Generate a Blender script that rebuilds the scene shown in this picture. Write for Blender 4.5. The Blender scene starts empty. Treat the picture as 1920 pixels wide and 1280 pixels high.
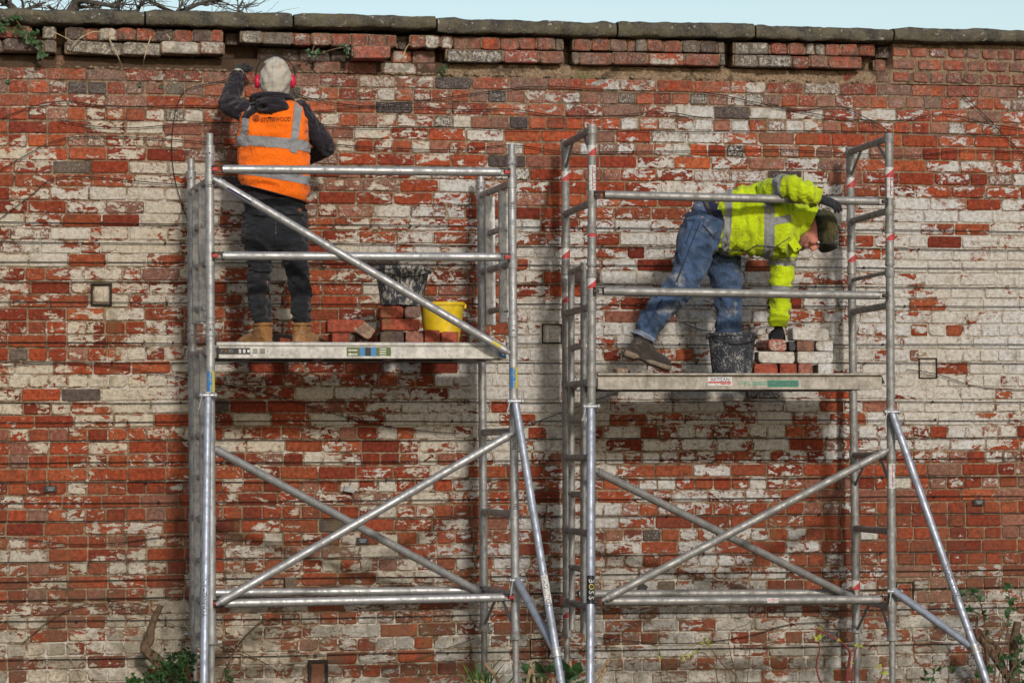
import bpy, math, random
from mathutils import Vector, Matrix, noise
from mathutils.bvhtree import BVHTree
R = math.radians
S = bpy.context.scene
COL = S.collection

# ---------------------------------------------------------------- camera
TH, PITCH, ROLL, FPX, DIST, CAMZ = R(10.5), math.atan(210/5700), 0.0045, 5700.0, 19.0, 1.64
FH = Vector((math.sin(TH), math.cos(TH), 0)); RH = Vector((math.cos(TH), -math.sin(TH), 0)); ZU = Vector((0, 0, 1))
FW = FH*math.cos(PITCH) + ZU*math.sin(PITCH)
U0 = RH.cross(FW).normalized()
CU = U0*math.cos(ROLL) + RH*math.sin(ROLL)
CR = RH*math.cos(ROLL) - U0*math.sin(ROLL)
CC = Vector((0, 0, CAMZ)) - FH*DIST
cd = bpy.data.cameras.new('camera'); cam = bpy.data.objects.new('camera', cd); COL.objects.link(cam)
cd.sensor_width = 36; cd.lens = FPX/1920*36; cd.clip_end = 3000; cd.clip_start = .5
m3 = Matrix((CR, CU, -FW)).transposed()
cam.matrix_world = Matrix.Translation(CC) @ m3.to_4x4()
S.camera = cam

# ---------------------------------------------------------------- sky, sun, exposure
SUN_EL, SUN_AZ = R(23), R(5)
w = bpy.data.worlds.new('World'); S.world = w; w.use_nodes = True
nt = w.node_tree
sky = nt.nodes.new('ShaderNodeTexSky'); sky.sky_type = 'NISHITA'; sky.sun_disc = False
sky.sun_elevation = SUN_EL; sky.sun_rotation = math.pi - SUN_AZ
sky.air_density = 1.08; sky.dust_density = 1.0; sky.ozone_density = 0.0
nt.links.new(sky.outputs[0], nt.nodes['Background'].inputs[0])
nt.nodes['Background'].inputs[1].default_value = .125
sd = bpy.data.lights.new('sun', 'SUN'); sun = bpy.data.objects.new('sun', sd); COL.objects.link(sun)
sd.energy = 2.5; sd.angle = R(4); sd.color = (1, .94, .85)
SDIR = Vector((math.sin(SUN_AZ)*math.cos(SUN_EL), -math.cos(SUN_AZ)*math.cos(SUN_EL), math.sin(SUN_EL)))
sun.rotation_euler = SDIR.to_track_quat('Z', 'Y').to_euler(); sun.location = SDIR*60
S.view_settings.view_transform = 'Standard'; S.view_settings.look = 'None'
S.view_settings.gamma = 1; S.view_settings.exposure = 0.0; S.view_settings.use_curve_mapping = False
S.render.engine = 'CYCLES'

# ---------------------------------------------------------------- helpers
def W(px, py, Y):
    """point of the plane y=Y that the photograph shows at pixel (px, py)"""
    d = FW*FPX + CR*(px-960) + CU*(640-py)
    return CC + d*((Y-CC.y)/d.y)
def MPP(p):
    return (p-CC).dot(FW)/FPX
def nz(p, s=1.0, o=0.0):
    return noise.noise(Vector((p[0]*s+o, p[1]*s+o*.7, p[2]*s-o)))

class MB:
    def __init__(s): s.v = []; s.f = []
    def add(s, v, f):
        b = len(s.v); s.v += [Vector(q) for q in v]; s.f += [[i+b for i in q] for q in f]; return s
    def tube(s, p0, p1, r, n=16, r1=None, cap=True):
        return s.path([p0, p1], [r, r if r1 is None else r1], n, cap)
    def path(s, pts, rad, n=8, cap=True):
        pts = [Vector(p) for p in pts]
        if not isinstance(rad, (list, tuple)): rad = [rad]*len(pts)
        b = len(s.v); up = None
        for i, p in enumerate(pts):
            t = (pts[min(i+1, len(pts)-1)] - pts[max(i-1, 0)]).normalized()
            if up is None:
                up = Vector((0, -1, 0)) if abs(t.y) < .9 else Vector((0, 0, 1))
            a = (up - t*up.dot(t)).normalized(); c = t.cross(a); up = a
            for k in range(n):
                h = 2*math.pi*k/n
                s.v.append(p + (a*math.cos(h)+c*math.sin(h))*rad[i])
        for i in range(len(pts)-1):
            for k in range(n):
                k2 = (k+1) % n
                s.f.append([b+i*n+k, b+i*n+k2, b+(i+1)*n+k2, b+(i+1)*n+k])
        if cap:
            s.f.append([b+k for k in range(n)][::-1]); s.f.append([b+(len(pts)-1)*n+k for k in range(n)])
        return s
    def box(s, c, hx, hy, hz, bev=.004):
        """bevelled box: centre and three half-extent vectors"""
        c, hx, hy, hz = Vector(c), Vector(hx), Vector(hy), Vector(hz)
        b = len(s.v)
        l = [hx.length, hy.length, hz.length]; bev = min(bev, min(l)*.45)
        e = [h*(1-bev/q) for h, q in zip((hx, hy, hz), l)]
        full = (hx, hy, hz); idx = {}
        for sx in (-1, 1):
            for sy in (-1, 1):
                for sz in (-1, 1):
                    for ax in range(3):
                        p = c.copy()
                        for j, sg in enumerate((sx, sy, sz)): p = p + (full[j] if j == ax else e[j])*sg
                        idx[(sx, sy, sz, ax)] = len(s.v); s.v.append(p)
        q = lambda *k: s.f.append([idx[i] for i in k])
        for g in (-1, 1):
            q((g, -1, -1, 0), (g, 1, -1, 0), (g, 1, 1, 0), (g, -1, 1, 0))
            q((-1, g, -1, 1), (1, g, -1, 1), (1, g, 1, 1), (-1, g, 1, 1))
            q((-1, -1, g, 2), (1, -1, g, 2), (1, 1, g, 2), (-1, 1, g, 2))
            for h in (-1, 1):
                q((g, h, -1, 0), (g, h, -1, 1), (g, h, 1, 1), (g, h, 1, 0))
                q((g, -1, h, 0), (g, -1, h, 2), (g, 1, h, 2), (g, 1, h, 0))
                q((-1, g, h, 1), (-1, g, h, 2), (1, g, h, 2), (1, g, h, 1))
                for k in (-1, 1): q((g, h, k, 0), (g, h, k, 1), (g, h, k, 2))
        return s
    def ball(s, c, ax, ay, az, nu=14, nv=9, fn=None):
        c = Vector(c); b = len(s.v)
        for j in range(nv+1):
            t = math.pi*j/nv
            for i in range(nu):
                a = 2*math.pi*i/nu
                d = Vector(ax)*(math.sin(t)*math.cos(a)) + Vector(ay)*(math.sin(t)*math.sin(a)) + Vector(az)*math.cos(t)
                s.v.append(c + (d*fn(d) if fn else d))
        for j in range(nv):
            for i in range(nu):
                s.f.append([b+j*nu+i, b+j*nu+(i+1) % nu, b+(j+1)*nu+(i+1) % nu, b+(j+1)*nu+i])
        return s
    def lathe(s, base, prof, n=32, tilt=None):
        b = len(s.v); base = Vector(base)
        for (r, z) in prof:
            for k in range(n):
                a = 2*math.pi*k/n; p = Vector((r*math.cos(a), r*math.sin(a), z))
                if tilt: p = tilt @ p
                s.v.append(base+p)
        for i in range(len(prof)-1):
            for k in range(n):
                s.f.append([b+i*n+k, b+i*n+(k+1) % n, b+(i+1)*n+(k+1) % n, b+(i+1)*n+k])
        return s
    def build(s, name, mat, parent=None, smooth=True, ang=40, loc=None, remesh=None, smoothit=0):
        org = Vector((0, 0, 0)); q_ = parent
        while q_ is not None: org = org+q_.location; q_ = q_.parent
        if parent is None and loc is not None: org = Vector(loc)
        me = bpy.data.meshes.new(name)
        me.from_pydata([q-org for q in s.v], [], s.f); me.validate()
        ob = bpy.data.objects.new(name, me); COL.objects.link(ob)
        if remesh:
            md = ob.modifiers.new('r', 'REMESH'); md.mode = 'VOXEL'; md.voxel_size = remesh
            if smoothit:
                sm = ob.modifiers.new('s', 'SMOOTH'); sm.iterations = smoothit; sm.factor = .5
            dg = bpy.context.evaluated_depsgraph_get()
            me2 = bpy.data.meshes.new_from_object(ob.evaluated_get(dg))
            ob.modifiers.clear(); ob.data = me2; bpy.data.meshes.remove(me); me = me2; me.name = name
        me.materials.clear(); me.materials.append(mat)
        if smooth:
            me.shade_smooth()
            if ang < 179 and not remesh: me.set_sharp_from_angle(angle=R(ang))
        if parent:
            ob.parent = parent
        elif loc is not None:
            ob.location = org
        return ob

def tag(o, label, cat, group=None):
    o['label'] = label; o['category'] = cat
    if group: o['group'] = group
    return o
def thing(name, loc, label, cat, group=None):
    o = bpy.data.objects.new(name, None); COL.objects.link(o); o.location = loc; o.empty_display_size = .1
    o.matrix_world = Matrix.Translation(Vector(loc))
    return tag(o, label, cat, group)
def cr(a, b, c, d, t):
    return .5*((2*b) + (c-a)*t + (2*a-5*b+4*c-d)*t*t + (3*b-a-3*c+d)*t*t*t)
def smooth_path(pts, n):
    pts = [Vector(p) for p in pts]; out = []
    for i in range(len(pts)-1):
        a, b, c, d = pts[max(i-1, 0)], pts[i], pts[i+1], pts[min(i+2, len(pts)-1)]
        for k in range(n): out.append(cr(a, b, c, d, k/n))
    return out+[pts[-1]]

class Loft:
    """closed cross-sections (centre, half-width vector, half-depth vector) joined by a smooth surface"""
    def __init__(s, secs, exp=2.3, wr=0.0, wf=11.0, seed=0.0, ani=(1, 1, 1)):
        s.c = [Vector(q[0]) for q in secs]; s.a = [Vector(q[1]) for q in secs]; s.b = [Vector(q[2]) for q in secs]
        s.e = exp; s.wr = wr; s.wf = wf; s.seed = seed; s.ani = ani
    @staticmethod
    def limb(pts, rad, flat=1.0, ref=None, **k):
        pts = [Vector(p) for p in pts]; secs = []; up = ref or Vector((0, -1, 0))
        for i, p in enumerate(pts):
            t = (pts[min(i+1, len(pts)-1)] - pts[max(i-1, 0)]).normalized()
            b = (up - t*up.dot(t)).normalized(); a = t.cross(b); up = b
            secs.append((p, a*rad[i], b*rad[i]*flat))
        return Loft(secs, **k)
    def ev(s, t, ang, off=0.0):
        n = len(s.c)-1; i = min(max(int(t), 0), n-1); u = t-i
        g = lambda L: cr(L[max(i-1, 0)], L[i], L[i+1], L[min(i+2, n)], u)
        c, a, b = g(s.c), g(s.a), g(s.b)
        ca, sa = math.cos(ang), math.sin(ang); e = 2/s.e
        p = c + a*math.copysign(abs(ca)**e, ca) + b*math.copysign(abs(sa)**e, sa)
        d = (p-c); l = d.length
        if l < 1e-6: return p
        d /= l
        q = Vector((p.x*s.ani[0], p.y*s.ani[1], p.z*s.ani[2]))
        h = .6*nz(q, s.wf, s.seed) + 1.25*(.45-abs(nz(q, s.wf*1.7, s.seed+9))*2) + .45*(.4-abs(nz(q, s.wf*3.6, s.seed+3))*2)
        return p + d*(1.9*s.wr*h*min(1, l/.05) + off)
    def mesh(s, mb, per=6, n=28, t0=None, t1=None, a0=None, a1=None, off=0.0, cap=True):
        T0 = 0 if t0 is None else t0; T1 = len(s.c)-1 if t1 is None else t1
        nt_ = max(2, int(math.ceil((T1-T0)*per)))
        full = a0 is None; b = len(mb.v)
        cols = n if full else n+1
        for i in range(nt_+1):
            for k in range(cols):
                ang = 2*math.pi*k/n if full else a0+(a1-a0)*k/n
                mb.v.append(s.ev(T0+(T1-T0)*i/nt_, ang, off))
        for i in range(nt_):
            for k in range(n):
                k2 = (k+1) % n if full else k+1
                mb.f.append([b+i*cols+k, b+i*cols+k2, b+(i+1)*cols+k2, b+(i+1)*cols+k])
        if cap and full:
            mb.f.append([b+k for k in range(n)][::-1]); mb.f.append([b+nt_*cols+k for k in range(n)])
        return mb

# ---------------------------------------------------------------- materials
class NG:
    def __init__(s, name):
        s.m = bpy.data.materials.new(name); s.m.use_nodes = True; s.t = s.m.node_tree
        s.b = s.t.nodes['Principled BSDF']
    def n(s, typ, **k):
        q = s.t.nodes.new(typ)
        for a, v in k.items(): setattr(q, a, v)
        return q
    def lk(s, a, b): s.t.links.new(a, b)
    def setin(s, node, key, val):
        if hasattr(val, 'is_output'): s.lk(val, node.inputs[key])
        else: node.inputs[key].default_value = val
    def pos(s): return s.n('ShaderNodeNewGeometry').outputs['Position']
    def obj(s): return s.n('ShaderNodeTexCoord').outputs['Object']
    def mapping(s, v, sc):
        q = s.n('ShaderNodeMapping'); s.lk(v, q.inputs[0]); q.inputs['Scale'].default_value = sc; return q.outputs[0]
    def noise(s, v, sc, det=4, rough=.55, dist=0):
        q = s.n('ShaderNodeTexNoise'); s.lk(v, q.inputs['Vector']); q.inputs['Scale'].default_value = sc
        q.inputs['Detail'].default_value = det; q.inputs['Roughness'].default_value = rough; q.inputs['Distortion'].default_value = dist
        return q.outputs['Fac']
    def math(s, op, a, b=0.0, c=0.0, clamp=False):
        q = s.n('ShaderNodeMath', operation=op, use_clamp=clamp)
        for i, x in enumerate((a, b, c)): s.setin(q, i, x)
        return q.outputs[0]
    def ramp(s, f, lo, hi, a=0.0, b=1.0):
        q = s.n('ShaderNodeMapRange'); q.interpolation_type = 'SMOOTHSTEP'
        for i, x in enumerate((f, lo, hi, a, b)): s.setin(q, i, x)
        return q.outputs[0]
    def mix(s, f, a, b, mode='MIX'):
        q = s.n('ShaderNodeMix', data_type='RGBA', blend_type=mode)
        s.setin(q, 0, f)
        for i, x in ((6, a), (7, b)):
            if hasattr(x, 'is_output'): s.lk(x, q.inputs[i])
            else: q.inputs[i].default_value = tuple(x)+(1,) if len(x) == 3 else x
        return q.outputs[2]
    def attr(s, name): return s.n('ShaderNodeAttribute', attribute_name=name)
    def bump(s, h, st=.5, d=.01):
        q = s.n('ShaderNodeBump'); q.inputs['Strength'].default_value = st; q.inputs['Distance'].default_value = d
        s.lk(h, q.inputs['Height']); s.lk(q.outputs[0], s.b.inputs['Normal'])
    def fin(s, col, rough=.7, metal=0.0, spec=.3):
        if hasattr(col, 'is_output'): s.lk(col, s.b.inputs['Base Color'])
        else: s.b.inputs['Base Color'].default_value = tuple(col)+(1,)
        s.setin(s.b, 'Roughness', rough); s.setin(s.b, 'Metallic', metal); s.b.inputs['Specular IOR Level'].default_value = spec
        return s.m

def m_simple(name, col, rough=.7, metal=0.0, var=.25, sc=20, bump=0.0, spec=.3):
    g = NG(name); p = g.obj(); f = g.noise(p, sc, 5, .6)
    c = g.mix(g.ramp(f, .3, .7), [x*(1-var) for x in col], [min(1, x*(1+var)) for x in col])
    if bump: g.bump(f, bump, .01)
    return g.fin(c, rough, metal, spec)

def paint_field(g, p):
    """how firmly the whitewash still sticks, the same over bricks and joints"""
    q = g.mapping(p, (.62, 1, 1.25))
    a = g.noise(q, 4.5, 3, .5, .4); b = g.noise(q, 22, 9, .64, .7); c = g.noise(g.mapping(p, (.8, 1, 1)), 70, 5, .7)
    f = g.math('ADD', g.math('MULTIPLY', a, .32), g.math('MULTIPLY', b, .50))
    f = g.math('ADD', f, g.math('MULTIPLY', c, .18))
    return g.math('MULTIPLY_ADD', g.math('SUBTRACT', f, .5), 2.3, .5)
def m_brick():
    g = NG('weathered_brick'); p = g.pos()
    bc = g.attr('bc'); bp = g.attr('bp')
    sep = g.n('ShaderNodeSeparateXYZ'); g.lk(bp.outputs['Vector'], sep.inputs[0])
    wv, fine, seed = sep.outputs
    uv = g.n('ShaderNodeUVMap'); suv = g.n('ShaderNodeSeparateXYZ'); g.lk(uv.outputs[0], suv.inputs[0])
    ps = g.n('ShaderNodeVectorMath', operation='MULTIPLY_ADD')
    g.lk(bp.outputs['Vector'], ps.inputs[0]); ps.inputs[1].default_value = (0, 0, .05); g.lk(p, ps.inputs[2]); ps = ps.outputs[0]
    fn = g.noise(p, 150, 4, .7); mid = g.noise(p, 55, 5, .65)
    coarse = paint_field(g, ps)
    finem = g.math('ADD', g.math('MULTIPLY', mid, .5), g.math('MULTIPLY', fn, .5))
    mm = g.n('ShaderNodeMix', data_type='FLOAT'); g.lk(fine, mm.inputs[0]); g.lk(coarse, mm.inputs[2]); g.lk(finem, mm.inputs[3]); m = mm.outputs[0]
    edge = g.math('MINIMUM', suv.outputs[0], suv.outputs[1])
    el = g.ramp(edge, .0, .012, .055, 0.0)
    thr = g.math('SUBTRACT', g.math('MULTIPLY_ADD', wv, .66, .135), el)
    d = g.math('SUBTRACT', thr, m)
    mask = g.ramp(d, -.003, .007)
    thin = g.ramp(d, .0, .07, .82, 1.0)
    chips = g.ramp(g.noise(p, 95, 7, .75), .375, .42, .12, 1.0)
    mask = g.math('MULTIPLY', g.math('MULTIPLY', mask, thin), chips)
    speck = g.math('MULTIPLY', g.ramp(fn, .64, .66), g.ramp(mid, .44, .6))
    mask = g.math('MAXIMUM', mask, g.math('MULTIPLY', speck, .7))
    tone = g.noise(p, 38, 5, .65); wide = g.noise(p, 1.3, 3, .5)
    br = g.mix(g.ramp(tone, .3, .7), (.55, .50, .50), (1.25, 1.2, 1.15)); br = g.mix(1.0, bc.outputs['Color'], br, 'MULTIPLY')
    pit = g.ramp(g.noise(p, 230, 3, .6), .36, .29); br = g.mix(g.math('MULTIPLY', pit, .7), br, (.02, .012, .010))
    soot = g.ramp(g.noise(p, 7.5, 7, .72), .54, .68); br = g.mix(g.math('MULTIPLY', soot, .6), br, (.045, .032, .028))
    sx_ = g.n('ShaderNodeSeparateXYZ'); g.lk(p, sx_.inputs[0])
    stain = g.math('ADD', g.math('MULTIPLY', g.ramp(wide, .36, .64), .6), g.ramp(sx_.outputs[0], .6, -2.2, -.1, .55), clamp=True)   # limewash yellowed towards the left end
    warm = g.mix(stain, (.53, .53, .535), (.52, .45, .345))
    pc = g.mix(g.ramp(tone, .40, .68), warm, (.34, .31, .265))
    pc = g.mix(g.ramp(g.noise(p, 90, 5, .75), .57, .66, 0, .7), pc, (.15, .11, .08))
    pc = g.mix(g.ramp(g.noise(g.mapping(p, (.5, 1, 1.4)), 9, 6, .7), .54, .66, 0, .55), pc, (.24, .20, .145))
    sepp = g.n('ShaderNodeSeparateXYZ'); g.lk(p, sepp.inputs[0]); z = sepp.outputs[2]
    damp_shade = g.math('MULTIPLY', g.ramp(z, 1.7, .35), g.ramp(g.noise(p, 4.5, 7, .68), .34, .58))   # rising damp and algae at the foot, plus lower-wall shade painted in
    col = g.mix(mask, br, pc)
    col = g.mix(g.math('MULTIPLY', damp_shade, .62), col, (.085, .075, .05))
    rs = g.ramp(g.noise(g.mapping(p, (1, 1, .3)), 5, 6, .65), .57, .70)                         # rusty and mossy runs
    col = g.mix(g.math('MULTIPLY', rs, .5), col, (.13, .095, .04))
    lich = g.math('MULTIPLY', g.ramp(z, 3.55, 4.0), g.math('MULTIPLY', g.ramp(g.noise(p, 85, 6, .75), .49, .57), g.ramp(g.noise(p, 9, 4, .6), .36, .55)))
    col = g.mix(g.math('MULTIPLY', lich, .62), col, (.30, .285, .25))                            # lichen crust on the upper courses
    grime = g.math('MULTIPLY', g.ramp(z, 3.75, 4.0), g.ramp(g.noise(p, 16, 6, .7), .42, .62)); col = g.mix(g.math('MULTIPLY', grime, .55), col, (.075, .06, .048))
    h = g.math('ADD', g.math('MULTIPLY', mask, .4), g.math('MULTIPLY', fn, .5)); h = g.math('ADD', h, g.math('MULTIPLY', tone, 1.1))
    h = g.math('SUBTRACT', h, g.math('MULTIPLY', pit, .6))
    g.bump(h, .8, .007)
    return g.fin(col, .88, 0, .2)

def m_mortar():
    g = NG('lime_mortar'); p = g.pos(); wv = g.attr('mw').outputs['Fac']
    mid = g.noise(p, 60, 5, .7); fn = g.noise(p, 190, 3, .7)
    d = g.math('SUBTRACT', g.math('MULTIPLY_ADD', wv, .68, .055), paint_field(g, p))
    mask = g.ramp(d, -.004, .01)
    c = g.mix(g.ramp(mid, .3, .7), (.13, .085, .055), (.34, .25, .17))
    c = g.mix(g.ramp(g.noise(p, 9, 5, .65), .50, .64, 0, .8), c, (.055, .042, .03))
    pc = g.mix(g.ramp(mid, .4, .65), (.55, .52, .47), (.33, .29, .23))
    c = g.mix(g.math('MULTIPLY', mask, .92), c, pc)
    c = g.mix(g.math('MULTIPLY', g.ramp(wv, -.2, -.6), g.ramp(mid, .25, .6, .6, .95)), c, (.06, .038, .026))   # soil and rot in the broken course, and cavity shade painted in
    moss = g.ramp(g.noise(p, 3.2, 6, .65), .58, .70); c = g.mix(g.math('MULTIPLY', moss, .5), c, (.085, .09, .03))
    g.bump(g.math('ADD', mid, g.math('MULTIPLY', fn, .5)), .9, .01)
    return g.fin(c, .95, 0, .1)

def m_stone():
    g = NG('lichened_sandstone'); p = g.pos()
    a = g.noise(p, 7, 6, .65); b = g.noise(p, 45, 5, .7); l = g.noise(p, 24, 4, .75)
    c = g.mix(g.ramp(a, .35, .65), (.048, .046, .044), (.125, .11, .082))
    c = g.mix(g.ramp(b, .4, .75, 0, .6), c, (.17, .15, .11))
    nrm = g.n('ShaderNodeNewGeometry'); sp = g.n('ShaderNodeSeparateXYZ'); g.lk(nrm.outputs['True Normal'], sp.inputs[0])
    c = g.mix(g.ramp(g.noise(p, 5, 5, .6), .5, .62, 0, .35), c, (.15, .13, .065))
    c = g.mix(g.ramp(l, .62, .655, 0, .75), c, (.40, .39, .36))
    g.bump(g.math('ADD', g.math('MULTIPLY', a, 1.2), b), .8, .02)
    return g.fin(c, .95, 0, .1)

def m_tube(name, base, rough=.42, metal=.75, dirt=.5, splash=.3):
    g = NG(name); p = g.pos()
    a = g.noise(p, 18, 5, .65); b = g.noise(p, 120, 4, .7); s_ = g.noise(g.mapping(p, (1, 1, .35)), 60, 3, .6)
    c = g.mix(g.ramp(a, .35, .7), base, [x*.62 for x in base])
    c = g.mix(g.ramp(s_, .56, .66, 0, dirt), c, (.16, .135, .115))
    sp = g.math('MULTIPLY', g.ramp(g.noise(p, 42, 5, .75), .6, .64), splash)
    c = g.mix(sp, c, (.50, .46, .41))
    rg = g.ramp(a, .3, .7, rough-.08, rough+.15)
    mt = g.math('MULTIPLY', g.math('SUBTRACT', 1.0, g.ramp(s_, .56, .66, 0, .6)), g.math('SUBTRACT', metal, g.math('MULTIPLY', sp, .6)))
    g.bump(b, .15, .003)
    return g.fin(c, rg, mt, .4)

def m_fabric(name, col, dark=.6, dirt=None, wv=600, rough=.9, bump=.45, crease=.9):
    g = NG(name); p = g.obj()
    a = g.noise(p, 9, 5, .6); b = g.noise(p, 60, 4, .6)
    c = g.mix(g.ramp(a, .3, .7), [x*dark for x in col], col)
    if dirt: c = g.mix(g.ramp(g.noise(p, 6.5, 6, .7), .52, .68, 0, dirt[1]), c, dirt[0])
    fo = g.math('ABSOLUTE', g.math('SUBTRACT', g.noise(p, 13, 3, .5, 1.6), .5)); fo = g.ramp(fo, 0, .10)
    g.bump(g.math('ADD', g.math('ADD', b, g.math('MULTIPLY', fo, crease)), g.math('MULTIPLY', g.noise(p, wv, 2, .5), .3)), bump, .012)
    m = g.fin(c, rough, 0, .15); g.b.inputs['Sheen Weight'].default_value = .125
    return m

def m_splash(name, base, splash, lo=.5, hi=.58, stretch=.5, sc=34):
    g = NG(name); p = g.obj()
    a = g.noise(g.mapping(p, (1, 1, stretch)), sc, 7, .72, .5); b = g.noise(p, 14, 4, .6)
    c = g.mix(g.ramp(b, .3, .7), base, [x*1.5 for x in base])
    c = g.mix(g.math('MULTIPLY', g.ramp(g.math('MULTIPLY_ADD', b, .35, g.math('MULTIPLY', a, .7)), lo, hi), .9), c, splash)
    g.bump(a, .4, .004)
    return g.fin(c, .6, 0, .3)

def m_flat(name, col, rough=.5):
    g = NG(name); return g.fin(col, rough, 0, .3)

MT = {
 'brick': m_brick(), 'mortar': m_mortar(), 'stone': m_stone(),
 'alu': m_tube('scaffold_aluminium', (.40, .405, .415), .46, .55, .5, .3),
 'alu_dirty': m_tube('weathered_scaffold_tube', (.30, .295, .285), .52, .45, .65, .45),
 'alu_new': m_tube('bright_stabiliser_tube', (.36, .39, .46), .45, .5, .35, .15),
 'beam': m_tube('painted_platform_beam', (.52, .50, .465), .6, .1, .45, .4),
 'beam2': m_tube('grimy_platform_beam', (.38, .345, .295), .65, .1, .6, .5),
 'deck': m_simple('plywood_deck', (.11, .08, .055), .8, 0, .3, 15, .2),
 'steel_dark': m_simple('blackened_steel', (.03, .03, .032), .5, .6, .3, 40),
 'red_latch': m_simple('red_plastic_latch', (.33, .03, .035), .5, 0, .3, 40),
 'wire': m_simple('rusty_black_wire', (.022, .017, .014), .7, .3, .4, 60),
 'orange': m_fabric('hi_vis_orange', (.90, .165, .008), .82, ((.5, .12, .02), .25)),
 'lime': m_fabric('hi_vis_yellow', (.52, .66, .012), .7, ((.26, .27, .02), .6)),
 'tape': m_fabric('reflective_tape', (.26, .265, .275), .85, ((.17, .17, .17), .4), rough=.5),
 'navy': m_fabric('dark_jacket', (.022, .018, .026), .7),
 'work_trousers': m_fabric('charcoal_trousers', (.020, .022, .028), .6, ((.045, .043, .042), .4)),
 'jeans': m_fabric('faded_denim', (.065, .110, .21), .40, ((.30, .29, .28), .75)),
 'denim_dark': m_fabric('denim_seam', (.03, .05, .11), .7),
 'hood': m_fabric('grey_hood', (.44, .405, .345), .88, crease=.35),
 'glove': m_fabric('black_glove', (.022, .022, .026), .7, ((.12, .11, .1), .4)),
 'tan_boot': m_fabric('tan_leather', (.30, .145, .05), .65, ((.36, .27, .19), .5), rough=.7),
 'brown_boot': m_fabric('muddy_leather', (.060, .048, .042), .6, ((.28, .25, .22), .8), rough=.75),
 'sole': m_simple('boot_sole', (.15, .115, .085), .8, 0, .3, 40, .2),
 'skin': m_fabric('skin', (.50, .20, .15), .8, ((.45, .12, .10), .5), rough=.55, bump=.1, crease=0),
 'olive': m_fabric('olive_hat', (.085, .075, .026), .6, bump=.6),
 'black_knit': m_fabric('black_knit', (.02, .022, .016), .7, bump=.6),
 'red_cup': m_simple('red_ear_cup', (.55, .015, .05), .35, 0, .2, 30),
 'grey_plastic': m_simple('grey_plastic', (.30, .30, .32), .5, 0, .2, 30),
 'bucket': m_splash('splashed_black_bucket', (.026, .029, .040), (.36, .33, .29), .515, .575, .5, 42),
 'bucket2': m_splash('scuffed_black_bucket', (.020, .023, .032), (.26, .25, .24), .545, .60, .75, 95),
 'yellow': m_splash('yellow_bucket', (.50, .35, .010), (.50, .42, .20), .555, .66, .4, 50),
 'bark': m_simple('grey_bark', (.075, .066, .055), .9, 0, .4, 30, .5),
 'stem': m_simple('brown_stem', (.10, .065, .04), .9, 0, .4, 40, .3),
 'palestem': m_simple('dry_root', (.40, .31, .20), .9, 0, .35, 40, .3),
 'redstem': m_simple('red_stem', (.16, .035, .03), .7, 0, .3, 40),
 'ivy': m_simple('ivy_leaf', (.028, .066, .018), .5, 0, .5, 25),
 'leaf': m_simple('shrub_leaf', (.024, .062, .018), .42, 0, .5, 25, spec=.5),
 'grass': m_simple('grass_blade', (.07, .15, .03), .6, 0, .4, 25),
 'autumn': m_simple('yellowing_leaf', (.24, .27, .03), .6, 0, .5, 25),
 'dry': m_simple('dry_stalk', (.27, .19, .11), .9, 0, .35, 50, .3),
 'soil': m_simple('garden_soil', (.055, .042, .03), 1, 0, .4, 8, .6),
 'white': m_simple('sticker_white', (.50, .49, .48), .6, 0, .25, 60), 'black': m_flat('sticker_black', (.012, .012, .014)),
 'sred': m_simple('sticker_red', (.40, .055, .055), .6, 0, .3, 60), 'sgreen': m_flat('sticker_green', (.02, .16, .11)),
 'solive': m_flat('sticker_olive', (.075, .11, .02)), 'sblue': m_flat('sticker_blue', (.03, .17, .42)),
 'sorange': m_flat('sticker_orange', (.85, .25, .02)), 'syellow': m_flat('sticker_yellow', (.48, .38, .05)),
 'navyink': m_flat('navy_ink', (.03, .03, .12)), 'greenink': m_flat('green_ink', (.03, .28, .17)),
 'slate': m_simple('grey_slate', (.28, .28, .29), .7, 0, .3, 40, .3),
 'buff': m_simple('buff_patch', (.30, .11, .05), .8),
}
# ================================================================ ground
g_ = MB(); n_ = 60
xs = [-300, -80, -25] + [-9+18*i/40 for i in range(41)] + [25, 80, 300]
ys = [-300, -80, -30] + [-22+30*i/40 for i in range(41)] + [20, 80, 900]
g_.v = [Vector((x, y, -.03+.03*nz((x, y, 0), .9) if abs(x) < 10 and -23 < y < 9 else -.03)) for y in ys for x in xs]
g_.f = [[j*len(xs)+i, j*len(xs)+i+1, (j+1)*len(xs)+i+1, (j+1)*len(xs)+i] for j in range(len(ys)-1) for i in range(len(xs)-1)]
gr = g_.build('ground', MT['soil'], None); gr['kind'] = 'structure'

# ================================================================ brick wall
rnd = random.Random(7)
wall = thing('brick_wall', (0, 0, 0), 'old red brick garden wall with flaking whitewash, missing bricks under its stone coping', 'wall')
PS, PC, JT = .2375, .0812, .0105               # stretcher pitch, course pitch, joint
Z0 = W(0, 126, 0).z                             # top of the plain brickwork
XL, XR = W(-40, 640, 0).x, W(1975, 640, 0).x
WG = ["3343345444444433", "5544465324665333", "5454435535656434", "5666556555667777", "7776566666666888",
      "5555455457876678", "4455444696677778", "6776546998777898", "4555566886666676", "3444556555454443",
      "4433444455543322", "4445555555555312", "3455566555654446", "7776666667776666", "8876555556666666", "8876555556666666"]
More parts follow.
